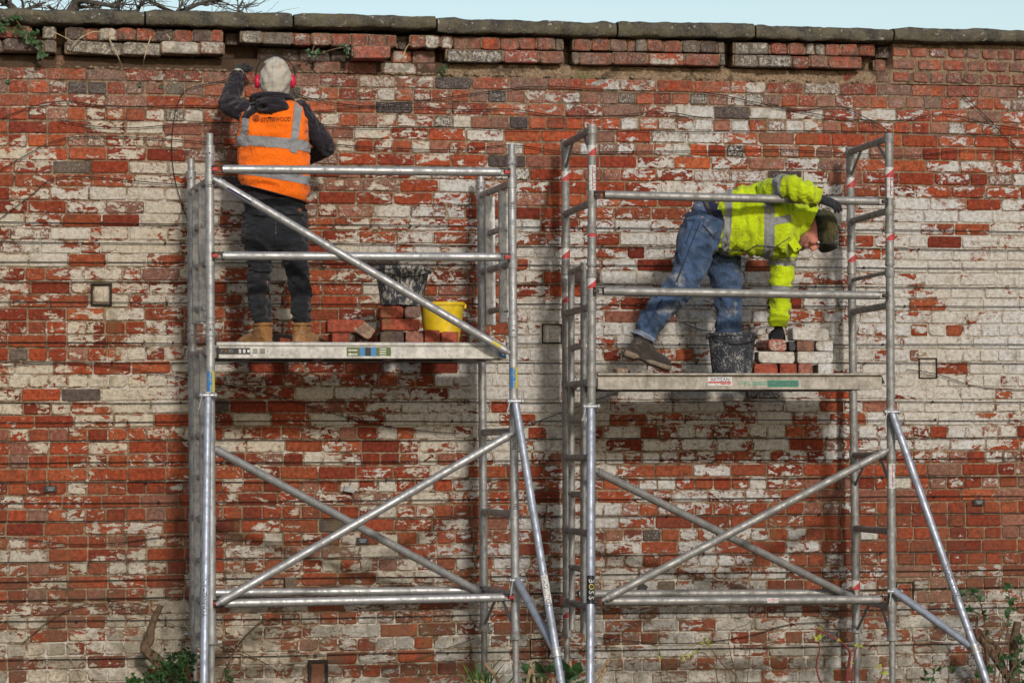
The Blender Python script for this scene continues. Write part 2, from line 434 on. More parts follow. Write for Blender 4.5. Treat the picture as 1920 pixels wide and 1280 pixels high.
# the whitewash that survives, roughly, over the wall face (metres right of XL0, metres below Z0)
X0g, DXg = W(0, 640, 0).x, (W(1920, 640, 0).x-W(0, 640, 0).x)/16
Zg = [W(960, 160+80*i, 0).z for i in range(16)]
def white(x, z):
    u = min(max((x-X0g)/DXg-.5, 0), 14.999); i = int(u); fu = u-i
    v = min(max((Zg[0]-z)/(Zg[0]-Zg[15])*15, 0), 14.999); j = int(v); fv = v-j
    q = lambda a, b: int(WG[a][b])
    return ((q(j, i)*(1-fu)+q(j, i+1)*fu)*(1-fv) + (q(j+1, i)*(1-fu)+q(j+1, i+1)*fu)*fv)/9
REDS = [(.275, .057, .023), (.21, .040, .018), (.29, .075, .031), (.17, .032, .017), (.24, .064, .031), (.25, .051, .021)]
GREYS = [(.075, .058, .055), (.10, .08, .07), (.13, .105, .085), (.06, .045, .05)]
ROSE = [(.27, .12, .085), (.23, .095, .066), (.20, .105, .08)]
def brick_look(x, z, up):
    k = rnd.random(); k2 = rnd.random()
    wv = white(x, z)+rnd.gauss(0, .10)+(-.36 if k2 < .16 else (.20 if k2 > .90 else 0))
    if up and k < .05: return rnd.choice(GREYS), .35+rnd.gauss(.1, .12), 1.0
    if up and k < .34: return rnd.choice(ROSE), wv, .8
    if k < .008: return rnd.choice(GREYS), wv*.7, .8
    if k < .12: return rnd.choice(ROSE), wv, .4
    c = rnd.choice(REDS); s = rnd.uniform(.8, 1.15)*(1.22 if up else 1.0)
    return tuple(q*s for q in c), wv, rnd.choice((0, 0, 0, .1, .3))
class BK:            # one brick: geometry plus its look
    def __init__(s, x0, x1, z0, z1, yf, dep, look, mat=None, chip=.16, warp=True):
        s.v = []; s.f = []; s.uv = []
        hw, hh = (x1-x0)/2, (z1-z0)/2; cx, cz = (x0+x1)/2, (z0+z1)/2
        s.c = Vector((cx, yf, cz)); s.area = hw*hh*4/((s.c-CC).dot(FW)**2)
        j = lambda q: rnd.uniform(-q, q)
        tl = [j(.0022) for _ in range(4)]
        outer = []
        for (sx, sz, t) in ((-1, -1, 0), (1, -1, 1), (1, 1, 2), (-1, 1, 3)):
            r = rnd.uniform(.004, .009) if rnd.random() > chip else rnd.uniform(.011, .024)
            r = min(r, hh*.8)
            ra = min(r*rnd.uniform(.9, 1.5), hw*.8)
            c1 = (sx*(hw+j(.0015)), sz*(hh-r)); c3 = (sx*(hw-ra), sz*(hh+j(.0015)))
            c2 = (sx*(hw-ra*.3), sz*(hh-r*.3))
            tri = [c1, c2, c3] if sx*sz > 0 else [c3, c2, c1]
            outer += [(q, t) for q in tri]
        n = len(outer); bev = rnd.uniform(.003, .006)
        for ring in range(3):
            for ((px, pz), t) in outer:
                k = 1 if ring else 0
                qx = px if k else px-math.copysign(min(bev, abs(px)), px); qz = pz if k else pz-math.copysign(min(bev, abs(pz)), pz)
                y = (yf+tl[t]) if ring == 0 else (yf+tl[t]+bev*.9 if ring == 1 else yf+dep)
                p = Vector((qx, 0, qz))
                if mat: p = mat @ p
                s.v.append(Vector((cx, 0, cz))+p+Vector((0, y, 0)))
                s.uv.append((hw-abs(qx) if ring == 0 else 0, hh-abs(qz) if ring == 0 else 0))
        # a centre vertex so that the distance to the edge varies across the face
        s.f.append(list(range(n)))
        for k in range(n):
            k2 = (k+1) % n
            s.f.append([n+k, n+k2, k2, k]); s.f.append([2*n+k, 2*n+k2, n+k2, n+k])
        # inner rectangle for the edge-distance map
        s.f[0] = None
        i0 = len(s.v); ix, iz = max(hw-.016, hw*.4), max(hh-.016, hh*.4)
        for (sx, sz) in ((-1, -1), (1, -1), (1, 1), (-1, 1)):
            p = Vector((sx*ix, 0, sz*iz))
            if mat: p = mat @ p
            s.v.append(Vector((cx, yf, cz))+p+Vector((0, sum(tl)/4, 0))); s.uv.append((hw-ix, hh-iz))
        s.f[0] = [i0, i0+1, i0+2, i0+3]
        for q in range(4):
            a = q*3
            s.f += [[a, a+1, i0+q], [a+1, a+2, i0+q], [a+2, (a+3) % n, i0+(q+1) % 4, i0+q]]
        wz = lambda q: Vector((.004*nz(q, 2.3, 4), 0, .011*nz(Vector((q.x, 0, q.z*.6)), .75, 2)+.004*nz(q, 2.6, 8)))
        if warp: s.v = [q+wz(q) for q in s.v]; s.c = s.c+wz(s.c)
        col, wv, fine = look
        s.col = col; s.bp = (min(max(wv, 0), 1), fine, rnd.random())
def emit(name, bricks, parent, single):
    v = []; f = []; uv = []; col = []; bp = []
    c0 = bricks[0].c if single else Vector((0, 0, 0))
    for b in bricks:
        o = len(v); v += [q-c0 for q in b.v]; f += [[i+o for i in q] for q in b.f]; uv += b.uv
        col += [x for q in b.v for x in (*b.col, 1)]; bp += [x for q in b.v for x in b.bp]
    me = bpy.data.meshes.new(name); me.from_pydata(v, [], f)
    u = me.uv_layers.new(name='UVMap'); li = [0]*len(me.loops); me.loops.foreach_get('vertex_index', li)
    u.data.foreach_set('uv', [x for i in li for x in uv[i]])
    a = me.attributes.new('bc', 'FLOAT_COLOR', 'POINT'); a.data.foreach_set('color', col)
    a = me.attributes.new('bp', 'FLOAT_VECTOR', 'POINT'); a.data.foreach_set('vector', bp)
    me.materials.append(MT['brick'])
    ob = bpy.data.objects.new(name, me); COL.objects.link(ob)
    if parent: ob.parent = parent
    if single: ob.location = c0
    return ob
BR = []
TYP = "SHSHSHSMSSSSSMSSSSSHSHSHSMSHSHSHSHSHSHSHSHSHSHSHSHSHSHSH"
FR = [(190, 552, .115, .125), (1035, 625, .12, .115), (1740, 690, .115, .125), (596, 1262, .105, .15), (1012, 1215, .115, .12), (1697, 1108, .11, .115)]
FRW = [(W(a, b, 0), c_, d_) for a, b, c_, d_ in FR]            # framed flue hatches built into the wall
k = 0
while Z0-(k+1)*PC > -.15:
    z1 = Z0-k*PC; z0 = z1-PC; up = k < 8
    t = TYP[k % len(TYP)] if k < len(TYP) else 'S'
    x = XL - rnd.uniform(0, .24) if t == 'M' or (k > 6 and t == 'S' and rnd.random() < .6) else XL-.12*((k//2) % 2)-.06
    while x < XR:
        L = PS if t == 'S' else PS/2
        if t == 'M': L = rnd.choice((PS, PS/2, PS, PS*.7))
        elif t == 'S' and k > 6 and rnd.random() < .07: L = PS/2
        L *= rnd.uniform(.965, 1.035)
        a, b = x+JT/2, x+L-JT/2; zz0, zz1 = z0+JT/2+rnd.uniform(-.0015, .0015), z1-JT/2+rnd.uniform(-.0015, .0015)
        x += L
        skip = False
        for (c, hw, hh) in FRW:
            if a < c.x+hw*.5 and b > c.x-hw*.5 and zz0 < c.z+hh*.5 and zz1 > c.z-hh*.5:
                if c.x-hw*.5-a > .05: b = c.x-hw*.5-.004
                elif b-(c.x+hw*.5) > .05: a = c.x+hw*.5+.004
                else: skip = True
        if skip or b-a < .03: continue
        BR.append(BK(a, b, zz0, zz1, rnd.gauss(0, .0016), .03, brick_look((a+b)/2, (zz0+zz1)/2, up)))
    k += 1
ZB = Z0-k*PC
# --- the three courses under the coping
FILL = []
def row(z0, z1, segs, yf, jit=.014, up=True, wmul=1.0, rot=.02, fill=True):
    for (pa, pb, *ex) in segs:
        y_ = yf+rnd.uniform(-jit, jit)+(ex[0] if ex else 0)
        zc = (z0+z1)/2
        py = 640-(zc-2.34)*300
        a, b = W(pa, py, y_).x, W(pb, py, y_).x
        lk = brick_look((a+b)/2, z0-.1, up); lk = (lk[0], lk[1]*wmul, max(lk[2], .5))
        if len(ex) > 1: lk = ex[1]
        rr = Matrix.Rotation(rnd.uniform(-1, 1)*rot + (ex[2] if len(ex) > 2 else 0), 3, 'Y')
        dz = (ex[3] if len(ex) > 3 else 0)+rnd.uniform(-.003, .003)
        sc_ = rnd.uniform(.75, 1.2); lk = (tuple(q*sc_ for q in lk[0]), lk[1]+rnd.uniform(-.15, .15), lk[2])
        if fill: FILL.append((a-.006, b+.006, z0+.006+dz, z1-.002+dz, y_+.014))
        BR.append(BK(a+.003, b-.003, z0+.003+dz, z1-.004+dz, y_, .16, lk, rr, .35))
lichen = ((.16, .14, .12), .45, 1.0); pink = ((.34, .19, .14), .62, .6); brt = ((.27, .080, .052), .25, .75); drk = ((.09, .06, .055), .25, 1.0)
zA0, zA1, zB0, zB1 = Z0+.163, Z0+.243, Z0+.081, Z0+.161
segA = [(-30, -2), (0, 33, 0, brt), (35, 58, 0, brt), (82, 104, -.01, lichen), (124, 158, 0, drk), (158, 184, 0), (186, 218, 0), (220, 253, 0, brt), (256, 289, 0), (292, 325, 0, drk), (327, 359, 0), (362, 396, 0, drk), (397, 417, 0, brt),
        (452, 490, -.01, lichen), (492, 548, 0, lichen), (551, 583, 0), (586, 619, 0), (622, 656, 0, brt), (658, 689, 0, brt), (691, 723, 0, brt), (724, 742, 0, brt), (770, 794, -.01), (796, 824, -.01), (828, 848), (850, 902), (904, 936), (938, 970, 0, brt), (973, 1004, 0, brt), (1007, 1039, 0, brt),
        (1042, 1056), (1076, 1107, 0, brt), (1110, 1141), (1144, 1174), (1176, 1190), (1192, 1212, 0, lichen), (1214, 1243, 0, brt), (1246, 1277, 0, brt), (1280, 1311), (1313, 1344, 0, drk), (1346, 1358, 0, lichen), (1377, 1440, 0, lichen), (1444, 1475), (1480, 1509, 0, brt), (1512, 1526), (1528, 1546, 0, lichen), (1547, 1576, 0, brt), (1578, 1607, 0, brt), (1610, 1640)]
row(zA0, zA1, segA, -.06)
segB = [(-30, 4, 0, lichen), (8, 80, -.02, drk, .03), (83, 104, -.01, lichen), (123, 228, -.02, lichen, .045, -.006), (230, 301, -.03, lichen, .015, -.01), (303, 373, -.045, pink, .01), (375, 420, -.045, pink, .0),
        (662, 731, -.11, ((.34, .09, .06), .55, .5), -.02, -.006), (838, 942), (945, 1010, 0, ((.36, .08, .05), .6, .5)), (1012, 1056), (1076, 1085, 0, lichen), (1087, 1149), (1151, 1214), (1217, 1283), (1285, 1348, 0, brt), (1350, 1359, 0, lichen), (1377, 1420, 0, lichen), (1421, 1483), (1486, 1518), (1520, 1551), (1553, 1615, 0, brt)]
row(zB0, zB1, segB, -.065)
segC = [(104, 122, -.01, ((.25, .10, .04), .1, .8)), (480, 520, .01, drk), (522, 585, 0, ((.2, .09, .06), .2, .8)), (588, 640, 0, ((.2, .09, .06), .2, .8)), (648, 706, -.015, brt), (712, 780, -.005), (782, 816), (1580, 1612), (1614, 1640), (1643, 1669)]
row(Z0+.004, zB0-.002, segC, .015)
row(zB0, zB1, [(485, 560, .02, drk), (562, 620, .0, drk), (622, 660, .0, drk), (735, 770), (772, 815), (1640, 1660)], .055)
row(zA0, zA1, [(425, 450, 0, drk), (745, 768, 0, drk), (1645, 1668, 0, drk)], .05)
# (fill behind the rows is added to the mortar below)
# right-hand stretch, repointed flush
for (zz0, zz1, L) in ((Z0, Z0+.081, PS/2), (Z0+.081, Z0+.162, PS*.62), (Z0+.162, Z0+.243, PS/2)):
    x = W(1672, 120, -.02).x
    while x < XR:
        l = L*rnd.uniform(.85, 1.15)
        lk = brick_look(x, zz0-.1, True); lk = (tuple(.6*a+.4*b for a, b in zip(lk[0], (.24, .11, .09))), lk[1]*.8, .7)
        BR.append(BK(x+.012, x+l-.008, zz0+.010, zz1-.010, -.02+rnd.uniform(-.003, .003), .06, lk, None, .4)); x += l
# bricks inside the framed hatches
for i, (c, hw, hh) in enumerate(FRW):
    lk = [((.3, .06, .03), .97, 0), ((.3, .06, .03), .95, 0), ((.3, .06, .03), .8, 0), ((.34, .09, .05), .15, .3), ((.3, .06, .03), .5, 0), ((.32, .06, .03), .1, 0)][i]
    BR.append(BK(c.x-hw*.5+.012, c.x+hw*.5-.012, c.z-hh*.5+.012, c.z+hh*.5-.012, .004, .03, lk))
    f_ = MB(); r_ = .010 if i == 3 else (.0065 if i == 0 else .0035); yy_ = -.004 if i in (0, 3) else .004
    for (sx, sz) in ((1, 0), (-1, 0)):
        f_.box((c.x+sx*hw*.5, yy_, c.z), (r_, 0, 0), (0, .008, 0), (0, 0, hh*.5+r_), .002)
    for sz in (1, -1):
        f_.box((c.x, yy_+.001, c.z+sz*hh*.5), (hw*.5-r_, 0, 0), (0, .008, 0), (0, 0, r_), .002)
    f_.build('hatch_frame', MT['wire'], wall)
# projecting brick end
pb = W(545, 1092, -.05); BR.append(BK(pb.x-.035, pb.x+.035, pb.z-.036, pb.z+.034, -.055, .09, ((.14, .11, .09), .4, 1.0)))
BR.sort(key=lambda b: -b.area)
for b in BR[:300]: emit('brick', [b], wall, True)
o = emit('brick_mass', BR[300:], wall, False); o['kind'] = 'stuff'
# --- mortar: the body of the wall, its face a few millimetres behind the bricks
mb = MB(); NX, NZ = 230, 180
zt = Z0
for j in range(NZ+1):
    for i in range(NX+1):
        x = XL-.1+(XR-XL+.2)*i/NX; z = ZB-.1+(zt-ZB+.1)*j/NZ
        mb.v.append(Vector((x, .0085+.0025*nz((x, 0, z), 9)+.002*nz((x, 1, z), 31), z)))
for j in range(NZ):
    for i in range(NX):
        a = j*(NX+1)+i; mb.f.append([a, a+1, a+NX+2, a+NX+1])
nfront = len(mb.v)
mb.box(((XL+XR)/2, .27, (ZB+zt)/2-.05), ((XR-XL)/2+.1, 0, 0), (0, .22, 0), (0, 0, (zt-ZB)/2+.05), .01)
# rough core behind the oversailing courses
NX2, NZ2 = 260, 10; b0 = len(mb.v)
for j in range(NZ2+1):
    for i in range(NX2+1):
        x = XL-.1+(XR-XL+.2)*i/NX2; z = zt-.002+.262*j/NZ2
        y = .15+.03*nz((x, 0, z), 6)+.02*nz((x, 0, z), 17)
        fz = (z-zt)/.081
        if fz < 1: y = (y-.09)*fz*.5+.012*(1-fz)+.01*nz((x, 3, z), 14)
        if x > W(1671, 120, -.01).x: y = -.008+.006*nz((x, 0, z), 14)
        mb.v.append(Vector((x, y, z)))
for j in range(NZ2):
    for i in range(NX2):
        a = b0+j*(NX2+1)+i; mb.f.append([a, a+1, a+NX2+2, a+NX2+1])
mb.box(((XL+XR)/2, .34, zt+.128), ((XR-XL)/2+.1, 0, 0), (0, .14, 0), (0, 0, .126), .01)
for (a, b, q0, q1, y_) in FILL: mb.box(((a+b)/2, y_+.07, (q0+q1)/2), ((b-a)/2, 0, 0), (0, .07, 0), (0, 0, (q1-q0)/2), .006)
mo = mb.build('mortar', MT['mortar'], wall, True, 60)
at = mo.data.attributes.new('mw', 'FLOAT', 'POINT')
at.data.foreach_set('value', [max(0, min(1, white(q.co.x, q.co.z)*1.0-.02)) if q.co.z < Z0-.02 else (-.6 if q.co.x < W(835, 130, 0).x and q.co.z < zt+.17 and q.co.y > -.03 else .1) for q in mo.data.vertices])
# --- coping stones
cps = [(-60, 271, 0, .0), (273, 549, .002, .0), (551, 818, .012, -.004), (820, 1157, -.006, .004), (1159, 1416, -.003, .0), (1418, 1676, -.002, .006), (1678, 1990, .004, .01)]
for ci, (pa, pb_, dz, dy) in enumerate(cps):
    a, b = W(pa, 50, -.12).x+.003, W(pb_, 60, -.12).x-.003
    s_ = MB(); n1 = int((b-a)/.03)+2; prof = []
    T = .092
    for q in ((-.125, .02), (-.13, .045), (-.128, .07), (-.115, .086), (-.09, T), (.1, T+.012), (.3, T+.006), (.55, T-.01), (.57, .04), (.55, 0), (.3, -.002), (.1, 0), (-.06, 0), (-.105, .002), (-.12, .008)): prof.append(q)
    for i in range(n1+1):
        x = a+(b-a)*i/n1; e = min(i, n1-i)
        for (y, z) in prof:
            rr = 1 if e > 1 else (.9 if e == 1 else .78)
            zz = (z-T/2)*(.5+.5*rr)+T/2; yy = (y-.22)*(.94+.06*rr)+.22
            n3 = nz((x, y*2, z*2+ci), 6)*.012+nz((x, y, z+ci*3), 17)*.008+nz((x, y, z), 45)*.003
            s_.v.append(Vector((x, yy+dy+n3, zt+.256+dz+zz*(1+.06*math.sin(ci*2.1))+n3*1.1+(-.006*(i/n1-.5) if ci % 2 else .004*(i/n1-.5)))))
    m_ = len(prof)
    for i in range(n1):
        for k in range(m_):
            s_.f.append([i*m_+k, (i+1)*m_+k, (i+1)*m_+(k+1) % m_, i*m_+(k+1) % m_])
    s_.f.append(list(range(m_))); s_.f.append([n1*m_+k for k in range(m_)][::-1])
    s_.build('coping_stone', MT['stone'], wall, True, 55)

# --- crumbs of mortar and brick left on the ledge
cm = MB()
for k in range(230):
    px = rnd.choice((rnd.uniform(95, 425), rnd.uniform(560, 850), rnd.uniform(840, 1620))); c = W(px, 140, -.005); c.z = zt+.002+rnd.random()*.008
    r_ = rnd.uniform(.004, .015); cm.ball(c+Vector((0, rnd.uniform(-.004, .02), 0)), (r_*1.3, 0, 0), (0, r_, 0), (0, 0, r_*.7), 6, 4, lambda d: .8+.5*abs(nz(d, 90)))
o = cm.build('rubble', MT['mortar'], wall, False); o['kind'] = 'stuff'
# ================================================================ scaffold towers
TR = .0255
def sleeve(p, d, r, t0, t1, phi0, phi1, n=10, slant=0.0):
    """patch wrapped round a tube at p with axis d; phi 0 faces the garden"""
    d = d.normalized(); f = Vector((0, -1, 0)); f = (f-d*f.dot(d)).normalized(); s = f.cross(d)*-1
    m = MB(); rows = 3
    for i in range(rows):
        for k in range(n+1):
            ph = phi0+(phi1-phi0)*k/n
            t = t0+(t1+slant*(k/n-.5)-t0)*i/(rows-1)
            m.v.append(p+d*t+(f*math.cos(ph)+s*math.sin(ph))*r)
    for i in range(rows-1):
        for k in range(n): m.f.append([i*(n+1)+k, i*(n+1)+k+1, (i+1)*(n+1)+k+1, (i+1)*(n+1)+k])
    return m
def text_data(s, size):
    cu = bpy.data.curves.new('lettering', 'FONT'); cu.body = s; cu.size = size; cu.align_x = 'CENTER'; cu.align_y = 'CENTER'
    cu.resolution_u = 2; cu.fill_mode = 'BOTH'
    ob = bpy.data.objects.new('lettering', cu); COL.objects.link(ob)
    dg = bpy.context.evaluated_depsgraph_get(); me = bpy.data.meshes.new_from_object(ob.evaluated_get(dg))
    v = [q.co.copy() for q in me.vertices]; f = [list(q.vertices) for q in me.polygons]
    bpy.data.objects.remove(ob); bpy.data.curves.remove(cu); bpy.data.meshes.remove(me)
    return v, f
def text_flat(s, size, c, X, Yv, mat, parent, sx=1.0, bold=0):
    v, f = text_data(s, size); m = MB()
    m.add([c+X*(q.x*sx)+Yv*q.y for q in v], f)
    if bold:
        for dx in (-bold, bold): m.add([c+X*(q.x*sx+dx)+Yv*q.y for q in v], f)
    return m.build('lettering', mat, parent, False)
def text_tube(s, size, p, d, r, mat, parent, down=True, sx=1.0, shift=0.0):
    v, f = text_data(s, size); d = d.normalized(); fr = Vector((0, -1, 0)); fr = (fr-d*fr.dot(d)).normalized(); sd_ = fr.cross(d)*-1
    m = MB(); g = -1 if down else 1
    out = []
    for q in v:
        ph = -g*(q.y)/r+shift
        out.append(p+d*(g*q.x*sx)+(fr*math.cos(ph)+sd_*math.sin(ph))*(r))
    m.add(out, f); return m.build('lettering', mat, parent, False)

class Tower:
    def __init__(s, label, posts, Yf, Yb, mat):
        s.mat = mat; s.Yf, s.Yb = Yf, Yb; s.p = {}
        for k, (x0, y0, x1, y1) in posts.items():
            Y = Yf if k[0] == 'f' else Yb
            s.p[k] = (W(x0, y0, Y), W(x1, y1, Y))
        base = sum((q[1] for q in s.p.values()), Vector())/4; base.z = 0
        s.e = thing('scaffold_tower', base, label, 'scaffold')
    def at(s, k, z):
        a, b = s.p[k]; t = (a.z-z)/(a.z-b.z); return a+(b-a)*t
    def zf(s, py, k='fl'):
        a, b = s.p[k]; Y = a.y
        return W(400 if k[1] == 'l' else 960, py, Y).z
    def part(s, mb, name, mat=None, **k): return mb.build(name, mat or s.mat, s.e, **k)
    def post(s, k, z0, z1, spig=.0, cols=()):
        m = MB(); m.tube(s.at(k, z0), s.at(k, z1), TR, 20)
        if spig: m.tube(s.at(k, z1-.01), s.at(k, z1+spig), TR*.82, 18)
        for c in cols:
            for dz in (-.018, .018): m.tube(s.at(k, c+dz-.006), s.at(k, c+dz+.006), TR*1.22, 18)
            m.tube(s.at(k, c-.018), s.at(k, c+.018), TR*1.1, 18)
        o = s.part(m, 'post'); return o
    def hole(s, k, z, par):
        q = s.at(k, z); m = MB(); m.tube(q+Vector((-.003, -TR*1.12, 0)), q+Vector((-.003, -TR*1.12-.004, 0)), .005, 10)
        m.build('pin_hole', MT['steel_dark'], par)
    def rung(s, side, z, r=.021, f0=0.0, f1=1.0, name='rung'):
        a, b = s.at('b'+side, z), s.at('f'+side, z); m = MB(); m.tube(a+(b-a)*f0, a+(b-a)*f1, r, 16)
        if f0 == 0:
            for q in (a, b): m.tube(q-Vector((0, 0, .028)), q+Vector((0, 0, .028)), TR*1.17, 18)
        return s.part(m, name)
    def stile_flat(s, side, fr, z0, z1, holes=()):
        m = MB()
        a = s.at('b'+side, z0)*(1-fr)+s.at('f'+side, z0)*fr; b = s.at('b'+side, z1)*(1-fr)+s.at('f'+side, z1)*fr
        m.box((a+b)/2, (.032, 0, 0), (0, .014, 0), (b-a)/2, .004); o = s.part(m, 'ladder_stile', MT['alu'])
        for z in holes:
            q = s.at('b'+side, z)*(1-fr)+s.at('f'+side, z)*fr
            h = MB().box(q+Vector((.006, -.0145, 0)), (.013, 0, 0), (0, .001, 0), (0, 0, .013), .0005); h.build('rung_socket', MT['black'], o)
    def stile_round(s, side, fr, z0, z1):
        a = s.at('b'+side, z0)*(1-fr)+s.at('f'+side, z0)*fr; b = s.at('b'+side, z1)*(1-fr)+s.at('f'+side, z1)*fr
        s.part(MB().tube(a, b, .0205, 16), 'ladder_stile')
    def rail(s, a, b, name, claw=True, red=True, r=TR, off=-.045):
        """a clipped-on tube from a to b; ends carry claws"""
        d = (b-a).normalized(); m = MB(); L = .055 if claw else 0
        m.tube(a+d*L, b-d*L, r, 20); o = s.part(m, name)
        if claw:
            for q, g in ((a, 1), (b, -1)):
                c = MB(); up = Vector((0, 0, 1)); n = d.cross(up).normalized()
                for sg in (1, -1): c.box(q+d*g*.03+up*sg*.019, d*.035, n*.014, up*.0035, .001)
                c.box(q+d*g*.058, d*.006, n*.02, up*.022, .002)
                co = c.build('claw', MT['steel_dark'], o)
                l = MB().box(q+d*g*.012-n*.004, d*.018, n*.013, up*.011, .003); l.build('latch', MT['red_latch'] if red else MT['steel_dark'], o)
        return o
    def brace(s, a, b, name='diagonal_brace', r=.0245):
        d = (b-a).normalized(); m = MB(); m.tube(a+d*.03, b-d*.03, r, 20)
        for q, g in ((a, 1), (b, -1)): m.path([q, q+d*g*.02, q+d*g*.055], [.012, .016, r*.98], 14); m.tube(q+d*g*.05, q+d*g*.066, r*1.12, 16)
        return s.part(m, name)
    def gusset(s, a, b):
        return s.part(MB().tube(a, b, .009, 10), 'gusset')
    def jack(s, k, ztop):
        p = s.at(k, ztop); q = s.at(k, .03); m = MB()
        n = int((ztop-.05)/.011); pts = []; rad = []
        for i in range(n+1):
            t = i/n; pts.append(p+(q-p)*t); rad.append(.0175 if i % 2 else .0205)
        m.path(pts, rad, 14)
        m.tube(p-Vector((0, 0, .02)), p-Vector((0, 0, .045)), .036, 12); m.tube(p+Vector((0, 0, .005)), p-Vector((0, 0, .02)), .030, 14)
        for sx in (-1, 1): m.box(p+Vector((sx*.042, 0, -.033)), (.016, 0, 0), (0, .008, 0), (0, 0, .008), .002)
        m.box(Vector((q.x, q.y, -.003)), (.07, 0, 0), (0, .07, 0), (0, 0, .008), .003)
        s.part(m, 'screw_jack', MT['alu_dirty'])
    def stabiliser(s, ptop, foot, kink=None, strut=None, strutj=None):
        m = MB(); d = (foot-ptop).normalized()
        m.tube(ptop+d*.02, foot, .0232, 20)
        m.box(Vector((foot.x, foot.y, foot.z-.01)), (.04, 0, 0), (0, .04, 0), (0, 0, .015), .008)
        m.path([ptop-d*.005, ptop+d*.03], [.017, .0232], 14)
        o = s.part(m, 'stabiliser', MT['alu_new'])
        c = MB(); c.tube(ptop+Vector((-.04, -.01, 0)), ptop+Vector((.04, -.01, 0)), .012, 12)
        for sx in (-1, 1): c.ball(ptop+Vector((sx*.042, -.012, 0)), (.014, 0, 0), (0, .016, 0), (0, 0, .016), 10, 6)
        c.tube(ptop+Vector((0, .03, -.02)), ptop+Vector((0, .03, .02)), .032, 16); c.tube(ptop+Vector((-.035, -.02, -.002)), ptop+Vector((-.06, -.04, -.085)), .0045, 8)
        c.build('clamp', MT['alu'], o)
        if strut:
            k = MB(); e = (strutj-strut).normalized(); k.tube(strut, strutj-e*.03, .0235, 18); so = s.part(k, 'stabiliser_strut', MT['alu_new'])
            c = MB()
            for t in (-.022, .022): c.tube(strutj+d*(t-.006), strutj+d*(t+.006), .033, 18)
            c.tube(strutj-d*.02, strutj+d*.02, .0285, 18); c.box(strutj-e*.04, e*.03, Vector((0, .012, 0)), d*.014, .003)
            c.build('collar', MT['alu'], so)
            c = MB(); c.tube(strut+Vector((-.04, -.01, 0)), strut+Vector((.04, -.01, 0)), .011, 12)
            for sx in (-1, 1): c.ball(strut+Vector((sx*.04, -.012, 0)), (.012, 0, 0), (0, .014, 0), (0, 0, .014), 10, 6)
            c.tube(strut+Vector((0, .03, -.02)), strut+Vector((0, .03, .02)), .031, 16); c.tube(strut+Vector((-.03, -.03, 0)), strut+Vector((-.045, -.04, -.09)), .0045, 8)
            c.build('clamp', MT['alu'], so)
        return o
YF, YB = -1.07, -.22
# ---------------- left tower
A = Tower('taller silver scaffold tower on the left with a long diagonal brace across its guard rails', {'fl': (393, 250, 397, 1215), 'fr': (959, 262, 967, 1215), 'bl': (358, 272, 364, 1215), 'br': (901, 285, 908, 1215)}, YF, YB, MT['alu'])
zA = lambda py: A.zf(py)
zj = zA(1192)
for k, top, sp in (('fl', 278, 27), ('fr', 290, 27), ('bl', 300, 27), ('br', 312, 27)):
    kk = zA(top); mid = zA(608)
    A.post(k, zj, mid-.004, 0, (zA(622),))
    o = A.post(k, mid, kk, .085, (zA(600), kk-.012))
    A.hole(k, mid-.03, o); A.hole(k, kk-.03, o)
    A.jack(k, zj)
for py in (337, 490, 657, 816, 975, 1132): A.rung('l', zA(py))
for py in (415, 572, 738, 895, 1055, 1200): A.rung('l', zA(py), .0185, .30, .72, 'ladder_rung')
for py in (337, 490, 810, 968, 1122): A.rung('r', zA(py))
for py in (418, 572): A.rung('r', zA(py), .0185, .28, .76, 'ladder_rung')
for fr in (.32, .68):
    A.stile_flat('l', fr, zA(600), zA(340), (zA(412), zA(573))); A.stile_flat('l', fr, zA(1225), zA(660), (zA(738), zA(895)))
    A.stile_flat('r', fr-.03 if fr < .5 else fr+.06, zA(600), zA(345), (zA(420), zA(576)) if fr > .5 else ())
Fw = lambda px, py, dy=0: W(px, py, YF+dy)
A.rail(Fw(399, 317, -.03), Fw(955, 323, -.03), 'guard_rail'); A.rail(Fw(399, 479.5, -.03), Fw(955, 482, -.03), 'guard_rail')
A.rail(Fw(401, 1131, -.03), Fw(962, 1119, -.03), 'base_rail')
A.rail(W(368, 1111, YB-.03), W(902, 1106, YB-.03), 'base_rail', red=False)
A.brace(Fw(400, 335, -.055), Fw(956, 662, -.055)); A.brace(Fw(405, 1133, -.075), Fw(961, 812, -.045))
A.brace(W(396, 838, YF+.05), W(906, 1113, YB-.03))
A.gusset(A.at('bl', zA(1195)), A.at('fl', zA(1135))*.35+A.at('bl', zA(1135))*.65)
A.gusset(A.at('br', zA(1195)), A.at('fr', zA(1128))*.45+A.at('br', zA(1128))*.55); A.gusset(A.at('fr', zA(1190)), A.at('fr', zA(1130))*.55+A.at('br', zA(1130))*.45)
st = A.stabiliser(Fw(390, 741, -.05), W(381, 1400, -1.75))
def axis_pt(o_top, foot, t): return o_top+(foot-o_top)*t
def find_t(a, b, py):   # parameter on the pole that shows at pixel row py
    for i in range(400):
        p = a+(b-a)*(i/400); d = p-CC
        if 640-FPX*d.dot(CU)/d.dot(FW) > py: return p
    return b
p0, p1 = Fw(390, 741, -.05), W(381, 1400, -1.75)
q = find_t(p0, p1, 1120); text_tube('YOUNGMAN', .038, q, (p1-p0), .0243, MT['black'], st, down=True, shift=.2)
p0, p1 = Fw(966, 752, -.05), W(1072, 1400, -1.78)
sj = find_t(p0, p1, 1222)
st = A.stabiliser(p0, p1, None, Fw(969, 1087, -.045), sj)
q = find_t(p0, p1, 1105); sleeve(q, (p1-p0), .0238, -.085, .085, -1.0, 1.0).build('sticker', MT['white'], st); text_tube('YOUNGMAN', .038, q, (p1-p0), .0246, MT['black'], st, down=True)
